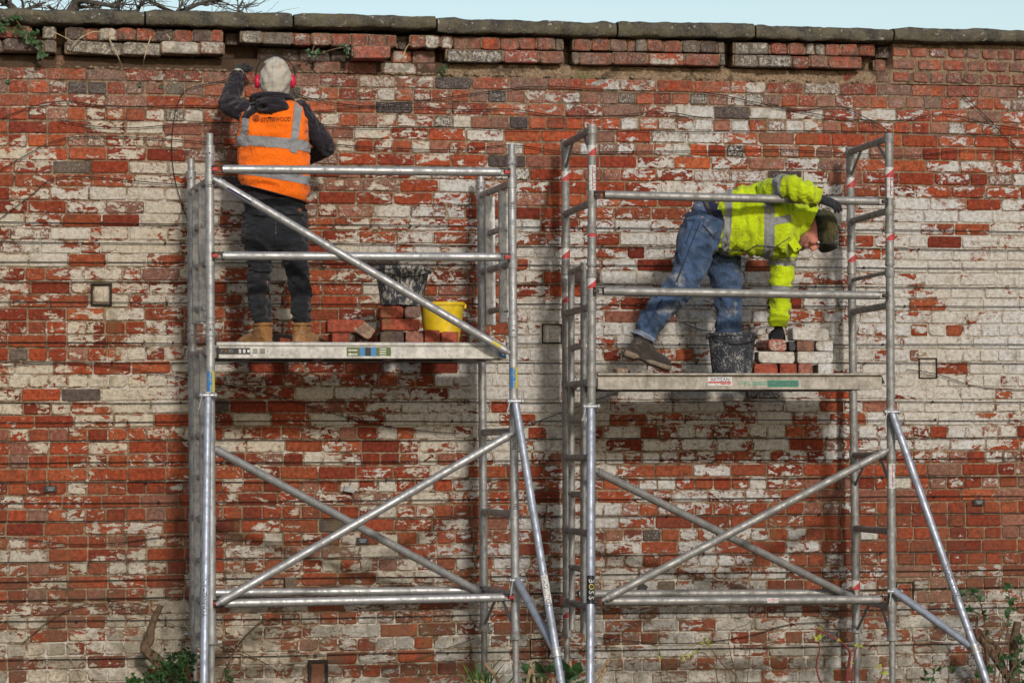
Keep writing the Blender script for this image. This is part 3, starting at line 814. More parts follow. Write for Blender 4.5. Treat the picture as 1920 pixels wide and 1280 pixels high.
# hire-company stickers on the left tower's posts
for k, py in (('fl', 716), ('fr', 708)):
    q = A.at(k, zA(py)); d = A.p[k][0]-A.p[k][1]
    so = sleeve(q, d, TR+.001, -.06, .06, -.9, .5).build('sticker', MT['sblue'], A.e)
    sleeve(q, d, TR+.0016, -.062, .062, .35, 1.0).build('sticker_edge', MT['syellow'], so)
    text_tube('hss Hire', .040, q, d, TR+.002, MT['syellow'], so, down=False)
for (k, py, mt) in (('fl', 345, 'black'), ('fr', 380, 'black'), ('fr', 838, 'black'), ('fr', 955, 'black')):
    q = A.at(k, zA(py)); d = A.p[k][0]-A.p[k][1]
    for j in range(5): sleeve(q+d.normalized()*(j*.009-.02), d, TR+.0008, 0, .004, -.7+.1*j, .5-.13*(j % 3)).build('worn_mark', MT[mt], A.e)
q = Fw(430, 352, -.055); dq = Fw(956, 662, -.055)-Fw(400, 335, -.055)
sleeve(q+dq*.02, dq, .0252, -.05, .11, .2, .8).build('sticker', MT['navyink'], A.e)
sleeve(Fw(931, 647, -.055), dq, .0252, -.035, .035, -.5, .25).build('sticker', MT['syellow'], A.e)

# ---------------- right tower
B = Tower('weathered grey scaffold tower on the right with red and white taped posts', {'fl': (1110, 245, 1108, 1215), 'fr': (1667, 262, 1673, 1215), 'bl': (1060, 268, 1063, 1215), 'br': (1594, 285, 1606, 1215)}, YF, YB, MT['alu_dirty'])
zB = lambda py: W(1110, py, YF).z
zBr = lambda py: W(1668, py, YF).z
zj = zB(1195)
for k in ('fl', 'bl', 'fr', 'br'):
    zf = zB if k[1] == 'l' else zBr
    tp = 242 if k[1] == 'l' else 258
    B.post(k, zj, zf(500)-.004, 0, (zf(512),))
    B.post(k, zf(500), zf(tp), 0, (zf(490), zf(430)))
    B.jack(k, zj)
for py in (243, 380, 575, 716, 858, 1000, 1139): B.rung('l', zB(py))
for py in (497, 645, 785, 928, 1070): B.rung('l', zB(py), .019, .18, .72, 'ladder_rung')
for fr in (.22, .70): B.stile_round('l', fr, zB(1192), zB(488))
for py in (259, 395, 572, 853, 996, 1137): B.rung('r', zBr(py))
B.rung('r', zBr(510), .0125)
for side, tp in (('l', zB(243)), ('r', zBr(259))):
    a, b = B.at('b'+side, tp), B.at('f'+side, tp)
    B.gusset(B.at('b'+side, tp-.16), a+(b-a)*.32); B.gusset(B.at('f'+side, tp-.16), b+(a-b)*.32)
for tp in (zBr(853), zBr(1137)):
    a, b = B.at('br', tp), B.at('fr', tp); B.gusset(B.at('br', tp-.2), a+(b-a)*.4); B.gusset(B.at('fr', tp-.2), b+(a-b)*.3)
B.rail(Fw(1116, 365, -.03), Fw(1663, 378, -.03), 'guard_rail', red=False); B.rail(Fw(1114, 545.5, -.03), Fw(1664, 554, -.03), 'guard_rail', red=False)
B.rail(Fw(1114, 1127, -.03), Fw(1668, 1123, -.03), 'base_rail', red=False); B.rail(W(1068, 1113, YB-.03), W(1600, 1111, YB-.03), 'base_rail', red=False)
B.brace(W(1112, 880, YF+.05), W(1603, 1122, YB-.03)); B.brace(Fw(1128, 1126, -.06), Fw(1666, 843, -.045))
p0, p1 = Fw(1108, 762, -.05), W(1106, 1400, -1.75)
st = B.stabiliser(p0, p1, None, None, None)
q = find_t(p0, p1, 1106); so = sleeve(q, p1-p0, .0238, -.085, .085, -1.2, 1.2).build('sticker', MT['black'], st)
for ch, t, mt in (('B', -.052, 'white'), ('O', -.017, 'syellow'), ('S', .017, 'white'), ('S', .05, 'white')):
    text_tube(ch, .048, q+(p1-p0).normalized()*t, p0-p1, .0246, MT[mt], so, down=True)
p0, p1 = Fw(1672, 772, -.05), W(1893, 1400, -1.6)
sj = find_t(p0, p1, 1215)
st = B.stabiliser(p0, p1, None, Fw(1677, 1108, -.045), sj)
q = find_t(p0, p1, 1087); text_tube('YOUNGMAN', .036, q, (p1-p0), .0243, MT['black'], st, down=True)
# red-and-white tape bands and yard labels
for k, pys in (('fl', (283, 435, 532)), ('bl', (307, 458, 545)), ('fr', (324, 442, 455)), ('br', (320, 466)), ('br', (1108,)), ('bl', (1162,))):
    zf = zB if k[1] == 'l' else zBr
    for py in pys[:3] if k != 'fr' else pys[:2]:
        q = B.at(k, zf(py)); d = B.p[k][0]-B.p[k][1]
        so = sleeve(q, d, TR+.001, -.032, .032, -1.5, 1.5).build('tape_band', MT['white'], B.e)
        sleeve(q, d, TR+.0016, -.03, .006, -1.5, 1.5, 10, .06).build('tape_stripe', MT['sred'], so)
for k, py in (('fl', 334), ('fr', 348), ('fr', 892)):
    zf = zB if k[1] == 'l' else zBr
    q = B.at(k, zf(py)); d = B.p[k][0]-B.p[k][1]
    so = sleeve(q, d, TR+.001, -.075, .075, -.9, .9).build('sticker', MT['white'], B.e)
    text_tube('ARTISAN', .034, q, d, TR+.002, MT['navyink'], so, down=True, shift=.32)
    sleeve(q, d, TR+.0015, -.068, .068, -.15, .0).build('sticker_line', MT['sred'], so)
q = Fw(1447, 1125, -.03); sleeve(q, Vector((1, 0, 0)), TR+.001, -.034, .034, -.6, .6).build('sticker', MT['white'], B.e); sleeve(q, Vector((1, 0, 0)), TR+.0015, -.03, .03, -.3, -.1).build('sticker', MT['sred'], B.e)

# ---------------- work platforms (they lift off the towers)
def platform(px0, px1, pyt, pyb, label, mat, tube_top):
    Yp = -1.02; a = W(px0, pyt, Yp); b = W(px1, pyt, Yp); zt_ = (a.z+b.z)/2; h = zt_-(W(px0, pyb, Yp).z+W(px1, pyb, Yp).z)/2
    P = thing('work_platform', Vector(((a.x+b.x)/2, -.71, zt_-h)), label, 'platform')
    xm, hw = (a.x+b.x)/2, (b.x-a.x)/2
    for y, s in ((Yp, 1), (-.40, -1)):
        m = MB()
        if tube_top:
            m.tube(Vector((xm-hw, y, zt_-.013)), Vector((xm+hw, y, zt_-.013)), .0135, 14)
            m.box((xm, y, zt_-.026-(h-.03)/2), (hw-.012, 0, 0), (0, .009, 0), (0, 0, (h-.03)/2), .002)
            m.box((xm, y-.010*s, zt_-h+.010), (hw-.012, 0, 0), (0, .005, 0), (0, 0, .007), .002)
            m.box((xm, y+.028*s, zt_-h+.004), (hw-.012, 0, 0), (0, .03, 0), (0, 0, .003), .001)
        else:
            m.box((xm, y-.012*s, zt_-.005), (hw, 0, 0), (0, .02, 0), (0, 0, .006), .002)
            m.box((xm, y, zt_-.011-(h-.014)/2), (hw-.004, 0, 0), (0, .006, 0), (0, 0, (h-.014)/2), .001)
            m.box((xm, y+.03*s, zt_-h+.003), (hw-.03, 0, 0), (0, .035, 0), (0, 0, .003), .001)
        m.build('side_beam', mat, P)
    m = MB(); m.box((xm, -.71, zt_-.022), (hw-.02, 0, 0), (0, .30, 0), (0, 0, .008), .002); m.build('deck_board', MT['deck'], P)
    m = MB()
    for i in range(4):
        x = xm-hw*.75+hw*.5*i; m.box((x, -.71, zt_-h+.018), (.02, 0, 0), (0, .295, 0), (0, 0, .014), .003)
    m.build('cross_member', MT['alu_dirty'], P)
    for sx in (-1, 1):
        for y in (-.93, -.49):
            m = MB(); m.box((xm+sx*(hw-.01), y, zt_-h*.55), (.03, 0, 0), (0, .02, 0), (0, 0, h*.4), .004); m.path([Vector((xm+sx*(hw-.01), y, zt_-h*.3)), Vector((xm+sx*(hw+.02), y, zt_-h*.2)), Vector((xm+sx*(hw+.035), y, zt_-h*.6))], .011, 10)
            m.build('hook', MT['alu_dirty'], P)
    return P, Yp, zt_, h
PA, yp, ztA, hA = platform(406, 947, 641.5, 673, 'pale aluminium platform with green and blue sticker, under the worker in orange', MT['beam'], True)
ys_ = yp-.0105
def plate(x0, y0, x1, y1, mat, par, Y, name='sticker'):
    a, b = W(x0, y0, Y), W(x1, y1, Y); c = (a+b)/2
    return MB().box(c, ((b.x-a.x)/2, 0, 0), (0, .0006, 0), (0, 0, (a.z-b.z)/2), .0003).build(name, mat, par, False)
X_, Z_ = Vector((1, 0, 0)), Vector((0, 0, 1))
so = plate(409, 652, 469, 664, MT['black'], PA, ys_)
text_flat('B   SS', .030, W(426, 658, ys_-.001), X_, Z_, MT['white'], so, 1.05, .0009); text_flat('O', .030, W(421.5, 658, ys_-.001), X_, Z_, MT['sorange'], so, 1.0, .0009)
for i in range(3):
    c = W(450+i*8, 658, ys_-.001); MB().box(c, (.007, 0, 0), (0, .0004, 0), (0, 0, .011 if i < 2 else .008), .0002).build('pictogram', MT['white'], so, False)
for i in range(2):
    for j in range(3): plate(474+i*14, 654+j*3.4, 483+i*14, 655.6+j*3.4, MT['black'], PA, ys_, 'small_print')
so = plate(650, 651, 733, 671, MT['solive'], PA, ys_)
for x in (675, 696): plate(x, 651, x+9, 671, MT['sblue'], so, ys_-.001, 'sticker_band')
plate(685, 651, 695, 671, MT['black'], so, ys_-.001, 'sticker_band')
for j in range(2):
    c = W(661, 656.5+7.5*j, ys_-.001); m = MB(); m.box(c+X_*.008, (.02, 0, 0), (0, .0004, 0), (0, 0, .0035), .0002)
    m.add([c+X_*-.03, c+X_*-.012+Z_*.009, c+X_*-.012-Z_*.009], [[0, 1, 2]]); m.build('arrow', MT['white'], so, False)
for j in range(4): plate(712, 653+4.4*j, 724, 655+4.4*j, MT['white'], so, ys_-.001, 'small_print')
m = MB(); c = W(944, 662, yp-.02); m.path([c+Vector((.02*math.cos(t), 0, .02*math.sin(t))) for t in [i*.5+.6 for i in range(11)]], .006, 8); m.build('release_catch', MT['sblue'], PA)
PB, yp, ztB, hB = platform(1119, 1654, 700, 730, 'grimy platform with narrow green printed stickers, under the bending worker', MT['beam2'], False)
ys_ = yp-.0075
so = plate(1327, 706, 1373, 723, MT['white'], PB, ys_)
text_flat('ARTISAN', .030, W(1350, 711.5, ys_-.001), X_, Z_, MT['navyink'], so, .98); plate(1328, 715, 1371, 718, MT['sred'], so, ys_-.001, 'sticker_line')
plate(1351, 719, 1371, 720.5, MT['sred'], so, ys_-.001, 'small_print')
text_flat('SWL', .038, W(1398, 718, ys_-.0005), X_, Z_, MT['greenink'], PB, .85)
for j in range(2): plate(1411, 715.5+4*j, 1438, 717.3+4*j, MT['greenink'], PB, ys_, 'small_print')
so = plate(1439, 713, 1497, 725, MT['sgreen'], PB, ys_)
text_flat('EURO TOWERS', .0235, W(1468, 719.5, ys_-.001), X_, Z_, MT['white'], so, 1.0, .0006)
# ================================================================ people
def sec(y, xl, xr, dep, Y, tl=0.0):
    """cross-section of an upright figure: pixel row, left and right pixel columns, half depth, distance from wall; tl tilts the right end down"""
    c = W((xl+xr)/2, y, Y); h = (xr-xl)/2*MPP(c)
    return (c, RH*h-ZU*(tl*MPP(c)), FH*dep)
def hand(wrist, fwd, palm, curl, size=1.0, thumb_side=1, spread=.05):
    """gloved hand: palm, four unequal fingers bent at the knuckles, thumb from the side of the palm"""
    f = fwd.normalized(); n = (palm-f*palm.dot(f)).normalized(); s = f.cross(n)*thumb_side
    m = MB(); z = size
    Loft([(wrist-f*.05*z, s*.029*z, n*.024*z), (wrist, s*.027*z, n*.021*z), (wrist+f*.035*z, s*.038*z, n*.019*z), (wrist+f*.075*z, s*.045*z, n*.017*z), (wrist+f*.098*z, s*.042*z, n*.014*z)]).mesh(m, 4, 18)
    for i, (L, r) in enumerate(((.074, .0105), (.083, .011), (.077, .0105), (.060, .0092))):
        p = wrist+f*(.090-.004*abs(i-1))*z+s*(.033-.022*i)*z; a = 0; pts = [p-f*.02*z, p]
        c = curl[i] if isinstance(curl, (list, tuple)) else curl
        for j, q in enumerate((.45, .32, .25)):
            a += c*(.8, 1.1, .8)[j]
            d = f*math.cos(a)+n*math.sin(a)+s*spread*(1-i*.67); p = p+d.normalized()*L*q*z; pts.append(p)
        m.path(smooth_path(pts, 3), [r*z]*(len(pts)*3-2-3)+[r*.95*z, r*.85*z, r*.55*z], 10)
    p = wrist+f*.028*z+s*.030*z; pts = [p-s*.012*z, p]
    for d, L in ((f*.55+s*.75+n*.3, .035), (f*.8+s*.35+n*.5, .032), (f*.8+s*.0+n*.6, .024)): p = p+d.normalized()*L*z; pts.append(p)
    m.path(smooth_path(pts, 3), [.0135*z]*8+[.012*z, .0115*z, .011*z, .009*z, .006*z], 10)
    return m
def boot(ank, toe, up, L=.30, wide=1.0):
    """work boot: ankle point at the top of the shaft, toe direction, up direction"""
    t = (toe-up*toe.dot(up)).normalized(); s = up.cross(t); m = MB(); so = MB()
    H = .135
    def q(x, z): return ank+t*x+up*(z-H)
    Loft([(q(0, H), t*.058, s*.050), (q(.002, .105), t*.060, s*.049), (q(.006, .075), t*.070, s*.046), (q(.022, .045), t*.094, s*.044*wide), (q(.05, .02), t*.130, s*.045*wide), (q(.056, .006), t*.136, s*.045*wide)], exp=2.4, wr=.003, wf=30).mesh(m, 5, 28)
    Loft([(q(.02, .062), up*.03, s*.034), (q(.07, .055), up*.040, s*.040), (q(.12, .044), up*.038, s*.045*wide), (q(.165, .037), up*.034, s*.046*wide), (q(.193, .033), up*.029, s*.041*wide), (q(.207, .028), up*.018, s*.028)], exp=2.2, wr=.002, wf=30).mesh(m, 5, 22)
    Loft([(q(-.086, .008), up*.020, s*.027), (q(-.074, .008), up*.023, s*.042), (q(-.02, .008), up*.023, s*.045), (q(.0, .012), up*.015, s*.043), (q(.045, .012), up*.014, s*.042), (q(.075, .008), up*.019, s*.047), (q(.12, .008), up*.019, s*.052), (q(.17, .009), up*.019, s*.050), (q(.207, .013), up*.018, s*.034), (q(.216, .015), up*.012, s*.018)], exp=3).mesh(so, 5, 24)
    laces = MB()
    for j in range(5):
        c = q(.060+.014*j, .108-.012*j); laces.path([c+s*.03-up*.006, c+up*.008, c-s*.03-up*.006], .0028, 6)
    col = MB(); Loft([(q(0, H-.012), t*.063, s*.055), (q(0, H-.002), t*.066, s*.057), (q(0, H+.006), t*.061, s*.052)]).mesh(col, 3, 26)
    return m, so, laces, col
def boots(P, ank, toe, up, mat, wide=1.0):
    a, b, c, d = boot(ank, toe, up, wide=wide)
    o = a.build('boot', mat, P, ang=180); b.build('sole', MT['sole'], o, ang=60); c.build('lace', MT['black'], o); d.build('cuff', mat, o, ang=180)
def conform(bvh, quad, nu, nv, off, mat, par, name, step=None):
    """strip sewn on to a garment: a pixel quad (four corners) laid on the surface underneath"""
    m = MB(); pts = []; D = lambda a, b: math.hypot(quad[a][0]-quad[b][0], quad[a][1]-quad[b][1])
    nu = max(2, int(max(D(0, 1), D(3, 2))/2.5)); nv = max(2, int(max(D(0, 3), D(1, 2))/2.5))
    for i in range(nu+1):
        for j in range(nv+1):
            u, v = i/nu, j/nv
            x = (quad[0][0]*(1-u)+quad[1][0]*u)*(1-v)+(quad[3][0]*(1-u)+quad[2][0]*u)*v
            y = (quad[0][1]*(1-u)+quad[1][1]*u)*(1-v)+(quad[3][1]*(1-u)+quad[2][1]*u)*v
            d = (W(x, y, 0)-CC).normalized(); h = bvh.ray_cast(CC, d)
            pts.append(h[0]-d*off if h[0] else None)
    m.v = [q if q else Vector() for q in pts]
    for i in range(nu):
        for j in range(nv):
            a = i*(nv+1)+j; k = [a, a+nv+1, a+nv+2, a+1]
            if all(pts[q] for q in k) and max((pts[k[0]]-pts[q]).length for q in k) < .06: m.f.append(k)
    used = sorted({i for f in m.f for i in f}); mp = {i: n for n, i in enumerate(used)}
    m.v = [m.v[i] for i in used]; m.f = [[mp[i] for i in f] for f in m.f]
    return m.build(name, mat, par, ang=180)
def bvh_of(mb): return BVHTree.FromPolygons([tuple(q) for q in mb.v], mb.f)

# ---------------------------------------------------------------- worker in orange, back to us
YP = -.62
foot = W(523, 645, YP); foot.z = ztA-.014
PO = thing('person', foot, 'worker in orange hi-vis vest and dark trousers, back turned, reaching up to the broken brickwork', 'person')
sh_l, el_l, wr_l = W(470, 214, -.585), W(430, 194, -.37), W(446, 140, -.19)
sh_r, el_r, wr_r = W(566, 216, -.585), W(610, 274, -.47), W(592, 292, -.24)
# body underneath (head, neck, torso, limbs) as one surface
bd = MB()
Loft([sec(400, 475, 557, .075, YP), sec(330, 476, 552, .075, -.61), sec(260, 474, 554, .085, -.60), sec(215, 480, 550, .075, -.59), sec(195, 495, 536, .06, -.585), sec(180, 498, 532, .055, -.58), sec(168, 494, 537, .075, -.58), sec(145, 492, 540, .09, -.58), sec(122, 499, 533, .075, -.58), sec(114, 511, 522, .03, -.58)]).mesh(bd, 4, 20)
Loft.limb([sh_l, (sh_l+el_l)/2, el_l, (el_l+wr_l)/2, wr_l, wr_l+(wr_l-el_l)*.1], [.052, .046, .042, .038, .028, .026]).mesh(bd, 3, 14)
Loft.limb([sh_r, (sh_r+el_r)/2, el_r, (el_r+wr_r)/2, wr_r], [.05, .046, .042, .038, .028]).mesh(bd, 3, 14)
for (a, b, c) in (((492, 400), (487, 500), (492, 600)), ((545, 400), (556, 500), (566, 600))):
    p, q, r_ = W(*a, YP), W(*b, YP), W(*c, YP); Loft.limb([p, (p+q)/2, q, (q+r_)/2, r_, r_-ZU*.08], [.085, .075, .055, .05, .038, .04]).mesh(bd, 3, 14)
bd.build('body', MT['skin'], PO, remesh=.012, smoothit=2)
# trousers
tr = MB()
kw = dict(wr=.009, wf=9, ani=(.7, .7, 2.3))
Loft([sec(374, 459, 571, .118, -.61), sec(390, 457, 573, .122, -.615), sec(415, 455, 576, .128, -.62), (W(516, 440, YP), RH*.195, FH*.132), (W(517, 460, YP), RH*.185, FH*.12), (W(517, 472, YP), RH*.05, FH*.07)], exp=2.5, seed=1, **kw).mesh(tr, 7, 40)
Loft([sec(432, 457, 516, .115, YP), sec(465, 456, 514, .11, YP), sec(490, 462, 509, .095, YP), sec(508, 465, 509, .088, YP), sec(514, 464, 506, .078, YP), sec(550, 466, 506, .075, YP), sec(578, 469, 507, .075, YP), sec(590, 471, 509, .073, YP), sec(602, 474, 510, .066, YP), sec(606, 476, 509, .062, YP)], exp=2.3, seed=2, **kw).mesh(tr, 7, 30)
Loft([sec(432, 520, 577, .115, YP), sec(465, 523, 579, .11, YP), sec(490, 531, 578, .095, YP), sec(508, 534, 579, .088, YP), sec(514, 537, 580, .078, YP), sec(550, 544, 582, .075, YP), sec(578, 545, 583, .075, YP), sec(590, 547, 584, .073, YP), sec(602, 549, 583, .066, YP), sec(606, 551, 582, .062, YP)], exp=2.3, seed=5, **kw).mesh(tr, 7, 30)
to = tr.build('trousers', MT['work_trousers'], PO, remesh=.007, smoothit=2)
tb = bvh_of(tr)
for qd in (((464, 401), (500, 403), (500, 405), (464, 403)), ((537, 402), (570, 401), (570, 403), (537, 404)), ((516, 386), (518, 386), (518, 455), (516, 455)), ((457, 449), (472, 449), (472, 452), (456, 452)), ((463, 505), (506, 509), (506, 511), (463, 507))):
    conform(tb, qd, 10, 2, .008, MT['black'], to, 'pocket_seam')
conform(tb, ((559, 391), (566, 391), (566, 396), (559, 396)), 3, 2, .010, MT['buff'], to, 'leather_patch')
for (a, d) in ((W(493, 604, YP), (FH*.75-RH*.66)), (W(566, 604, YP), (FH*.85+RH*.52))):
    a = Vector((a.x, a.y, ztA-.014+.137)); boots(PO, a, d, ZU, MT['tan_boot'])
# jacket and sleeves
jk = MB(); kw = dict(wr=.007, wf=10)
Loft([sec(392, 464, 566, .100, -.61), sec(345, 459, 569, .108, -.61), sec(300, 458, 569, .11, -.60), sec(255, 458, 568, .112, -.595), sec(225, 461, 568, .108, -.59), sec(206, 470, 559, .092, -.585), sec(193, 482, 548, .085, -.58), sec(180, 492, 536, .075, -.58)], seed=3, **kw).mesh(jk, 6, 40)
sl = Loft.limb([sh_l+(sh_l-el_l)*.35, sh_l, sh_l*.5+el_l*.5, el_l*1.02-sh_l*.02, el_l*.55+wr_l*.45, wr_l*.85+el_l*.15, wr_l], [.060, .068, .063, .060, .053, .046, .044], wr=.008, wf=14, seed=4)
sl.mesh(jk, 6, 26)
srr = Loft.limb([sh_r+(sh_r-el_r)*.3, sh_r, sh_r*.5+el_r*.5, el_r, el_r*.5+wr_r*.5, wr_r], [.058, .066, .064, .058, .050, .044], wr=.008, wf=14, seed=6)
srr.mesh(jk, 6, 26)
jo = jk.build('jacket', MT['navy'], PO, remesh=.007, smoothit=1)
hm = MB(); Loft([sec(176, 486, 541, .07, -.60), sec(182, 476, 547, .10, -.605), sec(194, 473, 548, .130, -.615), sec(208, 477, 542, .135, -.625), sec(220, 488, 530, .115, -.635), sec(227, 499, 517, .06, -.645)], wr=.014, wf=8, seed=8, ani=(.8, 1, 1.6)).mesh(hm, 8, 40)
hm.build('jacket_hood', MT['navy'], jo, ang=180)
hr = MB()
hp = [W(508, 184, -.61)+RH*(.115*math.cos(a))+FH*(.10*math.sin(a))-ZU*(.012*math.sin(a)) for a in [2*math.pi*i/24 for i in range(25)]]
hr.path(hp, .016, 10); hr.build('hood_rim', MT['navy'], jo, ang=180)
# vest
vs = Loft([sec(365, 455, 577, .137, -.61, 17), sec(340, 449, 579, .140, -.61, 11), sec(300, 448, 579, .142, -.60, 7), sec(255, 447, 578, .143, -.595, 5), sec(225, 450, 577, .140, -.59), sec(205, 458, 571, .118, -.585), sec(192, 474, 553, .094, -.58), sec(186, 484, 543, .084, -.58)], wr=.008, wf=7, seed=11, ani=(.7, 1, 1.5))
vm = MB(); vs.mesh(vm, 10, 60, cap=False); vo = vm.build('hi_vis_vest', MT['orange'], PO, ang=180)
hb = MB(); pth = [vs.ev(0.02, 2*math.pi*i/60, .001) for i in range(61)]; hb.path(pth, .0042, 6); hb.build('hem_binding', MT['navy'], vo)
vb = bvh_of(vm)
for (t0, t1) in ((1.05, 1.45), (2.42, 2.84)):
    m = MB(); vs.mesh(m, 10, 60, t0, t1, off=.004, cap=False); m.build('reflective_band', MT['tape'], vo, ang=180)
conform(vb, ((459, 190), (471, 190), (461, 277), (448, 272)), 16, 5, .007, MT['tape'], vo, 'reflective_brace')
conform(vb, ((553, 192), (567, 196), (557, 288), (543, 284)), 16, 5, .007, MT['tape'], vo, 'reflective_brace')
tv, tf = text_data('STONEWOOD', 11.5); m = MB(); vv = []
for q in tv:
    d = (W(517.5+q.x*.74, 224.5-q.y-q.x*.02, 0)-CC).normalized(); h = vb.ray_cast(CC, d); vv.append(h[0]-d*.006 if h[0] else CC)
m.add(vv, tf); m.build('lettering', MT['navy'], vo, False)
m = MB()
for r0, r1 in ((5.2, 6.4), (2.6, 3.6), (0, 1.3)):
    b0 = len(m.v); N = 24
    for i in range(N):
        for r_ in (r0, r1):
            a = 2*math.pi*i/N; d = (W(480+r_*math.cos(a), 222+r_*math.sin(a), 0)-CC).normalized(); h = vb.ray_cast(CC, d); m.v.append(h[0]-d*.006)
    for i in range(N): m.f.append([b0+2*i, b0+2*i+1, b0+(2*i+3) % (2*N), b0+(2*i+2) % (2*N)])
m.build('ring_emblem', MT['navy'], vo, False)
# grey hood, ear defenders
hd = MB(); Loft([sec(190, 496, 534, .085, -.59), sec(178, 493, 536, .095, -.585), sec(160, 488, 542, .112, -.58), sec(142, 488, 545, .118, -.58), sec(126, 493, 541, .105, -.58), sec(115, 501, 533, .075, -.58), sec(108, 511, 523, .030, -.58)], wr=.009, wf=11, seed=14, exp=2.1, ani=(1.5, 1, .7)).mesh(hd, 6, 36)
ho = hd.build('grey_hood', MT['hood'], PO, ang=180)
conform(bvh_of(hd), ((510.5, 112), (511.7, 112), (511.2, 186), (509.8, 186)), 24, 1, .002, MT['grey_plastic'], ho, 'hood_seam')
for px, sg in ((485.5, -1), (546, 1)):
    c = W(px, 153, -.575); m = MB()
    m.ball(c+RH*(sg*.008), RH*.021, FH*.032, ZU*.041, 18, 12); eo = m.build('ear_cup', MT['red_cup'], PO, ang=180)
    m = MB(); m.ball(c-RH*(sg*.012), RH*.015, FH*.030, ZU*.038, 18, 10); m.build('ear_cushion', MT['grey_plastic'], eo, ang=180)
hb = [W(481, 160, -.55), W(479.5, 140, -.545), W(484, 122, -.53), W(497, 109, -.515), W(515, 104.5, -.51), W(533, 109, -.515), W(548, 122, -.53), W(553, 138, -.545), W(551, 160, -.55)]
MB().path(smooth_path(hb, 4), .004, 8).build('headband', MT['black'], PO)
# gloves
hand(wr_l, W(457, 108, -.07)-wr_l, Vector((.5, .8, .1)), .95, .98, -1).build('glove', MT['glove'], PO, remesh=.0045, smoothit=1)
MB().tube(wr_l-(wr_l-el_l).normalized()*.02, wr_l+(wr_l-el_l).normalized()*.018, .036, 18, .034).build('sleeve_cuff', MT['hood'], jo)
hand(wr_r, W(580, 290, -.08)-wr_r, Vector((-.6, 0, -.6)), .8, .98, 1).build('glove', MT['glove'], PO, remesh=.0045, smoothit=1)

# ---------------------------------------------------------------- worker in yellow, bending over
YN, YFAR = -.86, -.62
pf = W(1330, 700, -.75); pf.z = ztB-.014
PY = thing('person', pf, 'bending worker in yellow hi-vis jacket, blue jeans and olive hat, reaching down to bricks', 'person')
def vsec(x, y0, y1, dep, Y, lean=0.0):
    """cross-section of the bent trunk: pixel column, top and bottom pixel rows; lean shifts the top to the right"""
    c = W(x, (y0+y1)/2, Y); k = MPP(c)
    return (c, ZU*((y1-y0)/2*k)+RH*(lean*k), FH*dep)
shn, eln, wrn = W(1452, 356, -.98), W(1492, 352, -1.17), W(1531, 372, -1.150)
shf, elf, wrf = W(1470, 440, -.70), W(1464, 525, -.69), W(1460, 612, -.68)
bd = MB()
Loft([vsec(1318, 385, 455, .11, -.76), vsec(1345, 372, 455, .12, -.77), vsec(1400, 362, 455, .13, -.79), vsec(1450, 362, 455, .13, -.81), vsec(1480, 385, 450, .08, -.81), vsec(1500, 398, 445, .06, -.81)]).mesh(bd, 4, 20)
Loft.limb([shn, (shn+eln)/2, eln, (eln+wrn)/2, wrn], [.052, .046, .042, .036, .028]).mesh(bd, 3, 14)
Loft.limb([shf, (shf+elf)/2, elf, (elf+wrf)/2, wrf], [.052, .046, .042, .036, .028]).mesh(bd, 3, 14)
for pts, Y in (([(1318, 410), (1300, 480), (1278, 535), (1235, 585), (1208, 632)], YN), ([(1342, 440), (1355, 500), (1363, 548), (1366, 620), (1368, 680)], YFAR)):
    Loft.limb([W(x, y, Y) for x, y in pts], [.09, .08, .058, .052, .04]).mesh(bd, 3, 14)
# head: crown to the right, face turned down
hc = W(1527, 433, -.80); cr_ = (RH*.97+ZU*.08).normalized(); fc = (-ZU*.90-FH*.28-RH*.12); fc = (fc-cr_*fc.dot(cr_)).normalized(); sd2 = cr_.cross(fc)
nk = W(1490, 422, -.81)
Loft.limb([nk-RH*.05, nk, hc-cr_*.06], [.062, .06, .06]).mesh(bd, 3, 14)
def headfn(d):
    u = d.normalized(); f, c, s = u.dot(fc), u.dot(cr_), u.dot(sd2); r = 1.0
    if f > 0:
        if c < -.3: r += .06*f*(1 if abs(s) < .4 else .4)
        r -= .07*math.exp(-((c-.02)/.16)**2)*math.exp(-((abs(s)-.34)/.16)**2)*(f > .4)
        r += .05*math.exp(-((c-.24)/.14)**2)*(f > .5)*(abs(s) < .5)
    return r
bd.ball(hc, fc*.100, sd2*.077, cr_*.122, 36, 26, headfn)
for (o1, o2, r_) in ((.100, .012, .011), (.112, -.008, .014), (.116, -.022, .017), (.104, -.030, .014)): bd.ball(hc+fc*o1+cr_*o2, fc*r_, sd2*r_*.9, cr_*r_, 12, 8)
for sg in (-1, 1): bd.ball(hc+fc*.100-cr_*.028+sd2*sg*.014, fc*.010, sd2*.010, cr_*.009, 10, 7); bd.ball(hc+fc*.085-cr_*.02+sd2*sg*.042, fc*.018, sd2*.022, cr_*.025, 10, 7)
bd.ball(hc+fc*.094-cr_*.060, fc*.010, sd2*.024, cr_*.006, 12, 6); bd.ball(hc+fc*.094-cr_*.072, fc*.011, sd2*.021, cr_*.007, 12, 6); bd.ball(hc+fc*.080-cr_*.105, fc*.022, sd2*.024, cr_*.018, 12, 8)
bo = bd.build('body', MT['skin'], PY, remesh=.007, smoothit=2)
for sg in (-1, 1):
    c = hc+fc*.090+cr_*.012+sd2*sg*.033; m = MB().ball(c, fc*.010, sd2*.012, cr_*.008, 12, 8); e = m.build('eye', MT['white'], PY, ang=180)
    MB().ball(c+fc*.006, fc*.0055, sd2*.006, cr_*.006, 10, 7).build('pupil', MT['black'], e, ang=180)
m = MB()
m.path([hc+fc*.060-cr_*.055-sd2*.070, hc+fc*.085-cr_*.085-sd2*.045, hc+fc*.095-cr_*.112, hc+fc*.085-cr_*.085+sd2*.045, hc+fc*.06-cr_*.055+sd2*.07], [.012, .02, .024, .02, .012], 10)
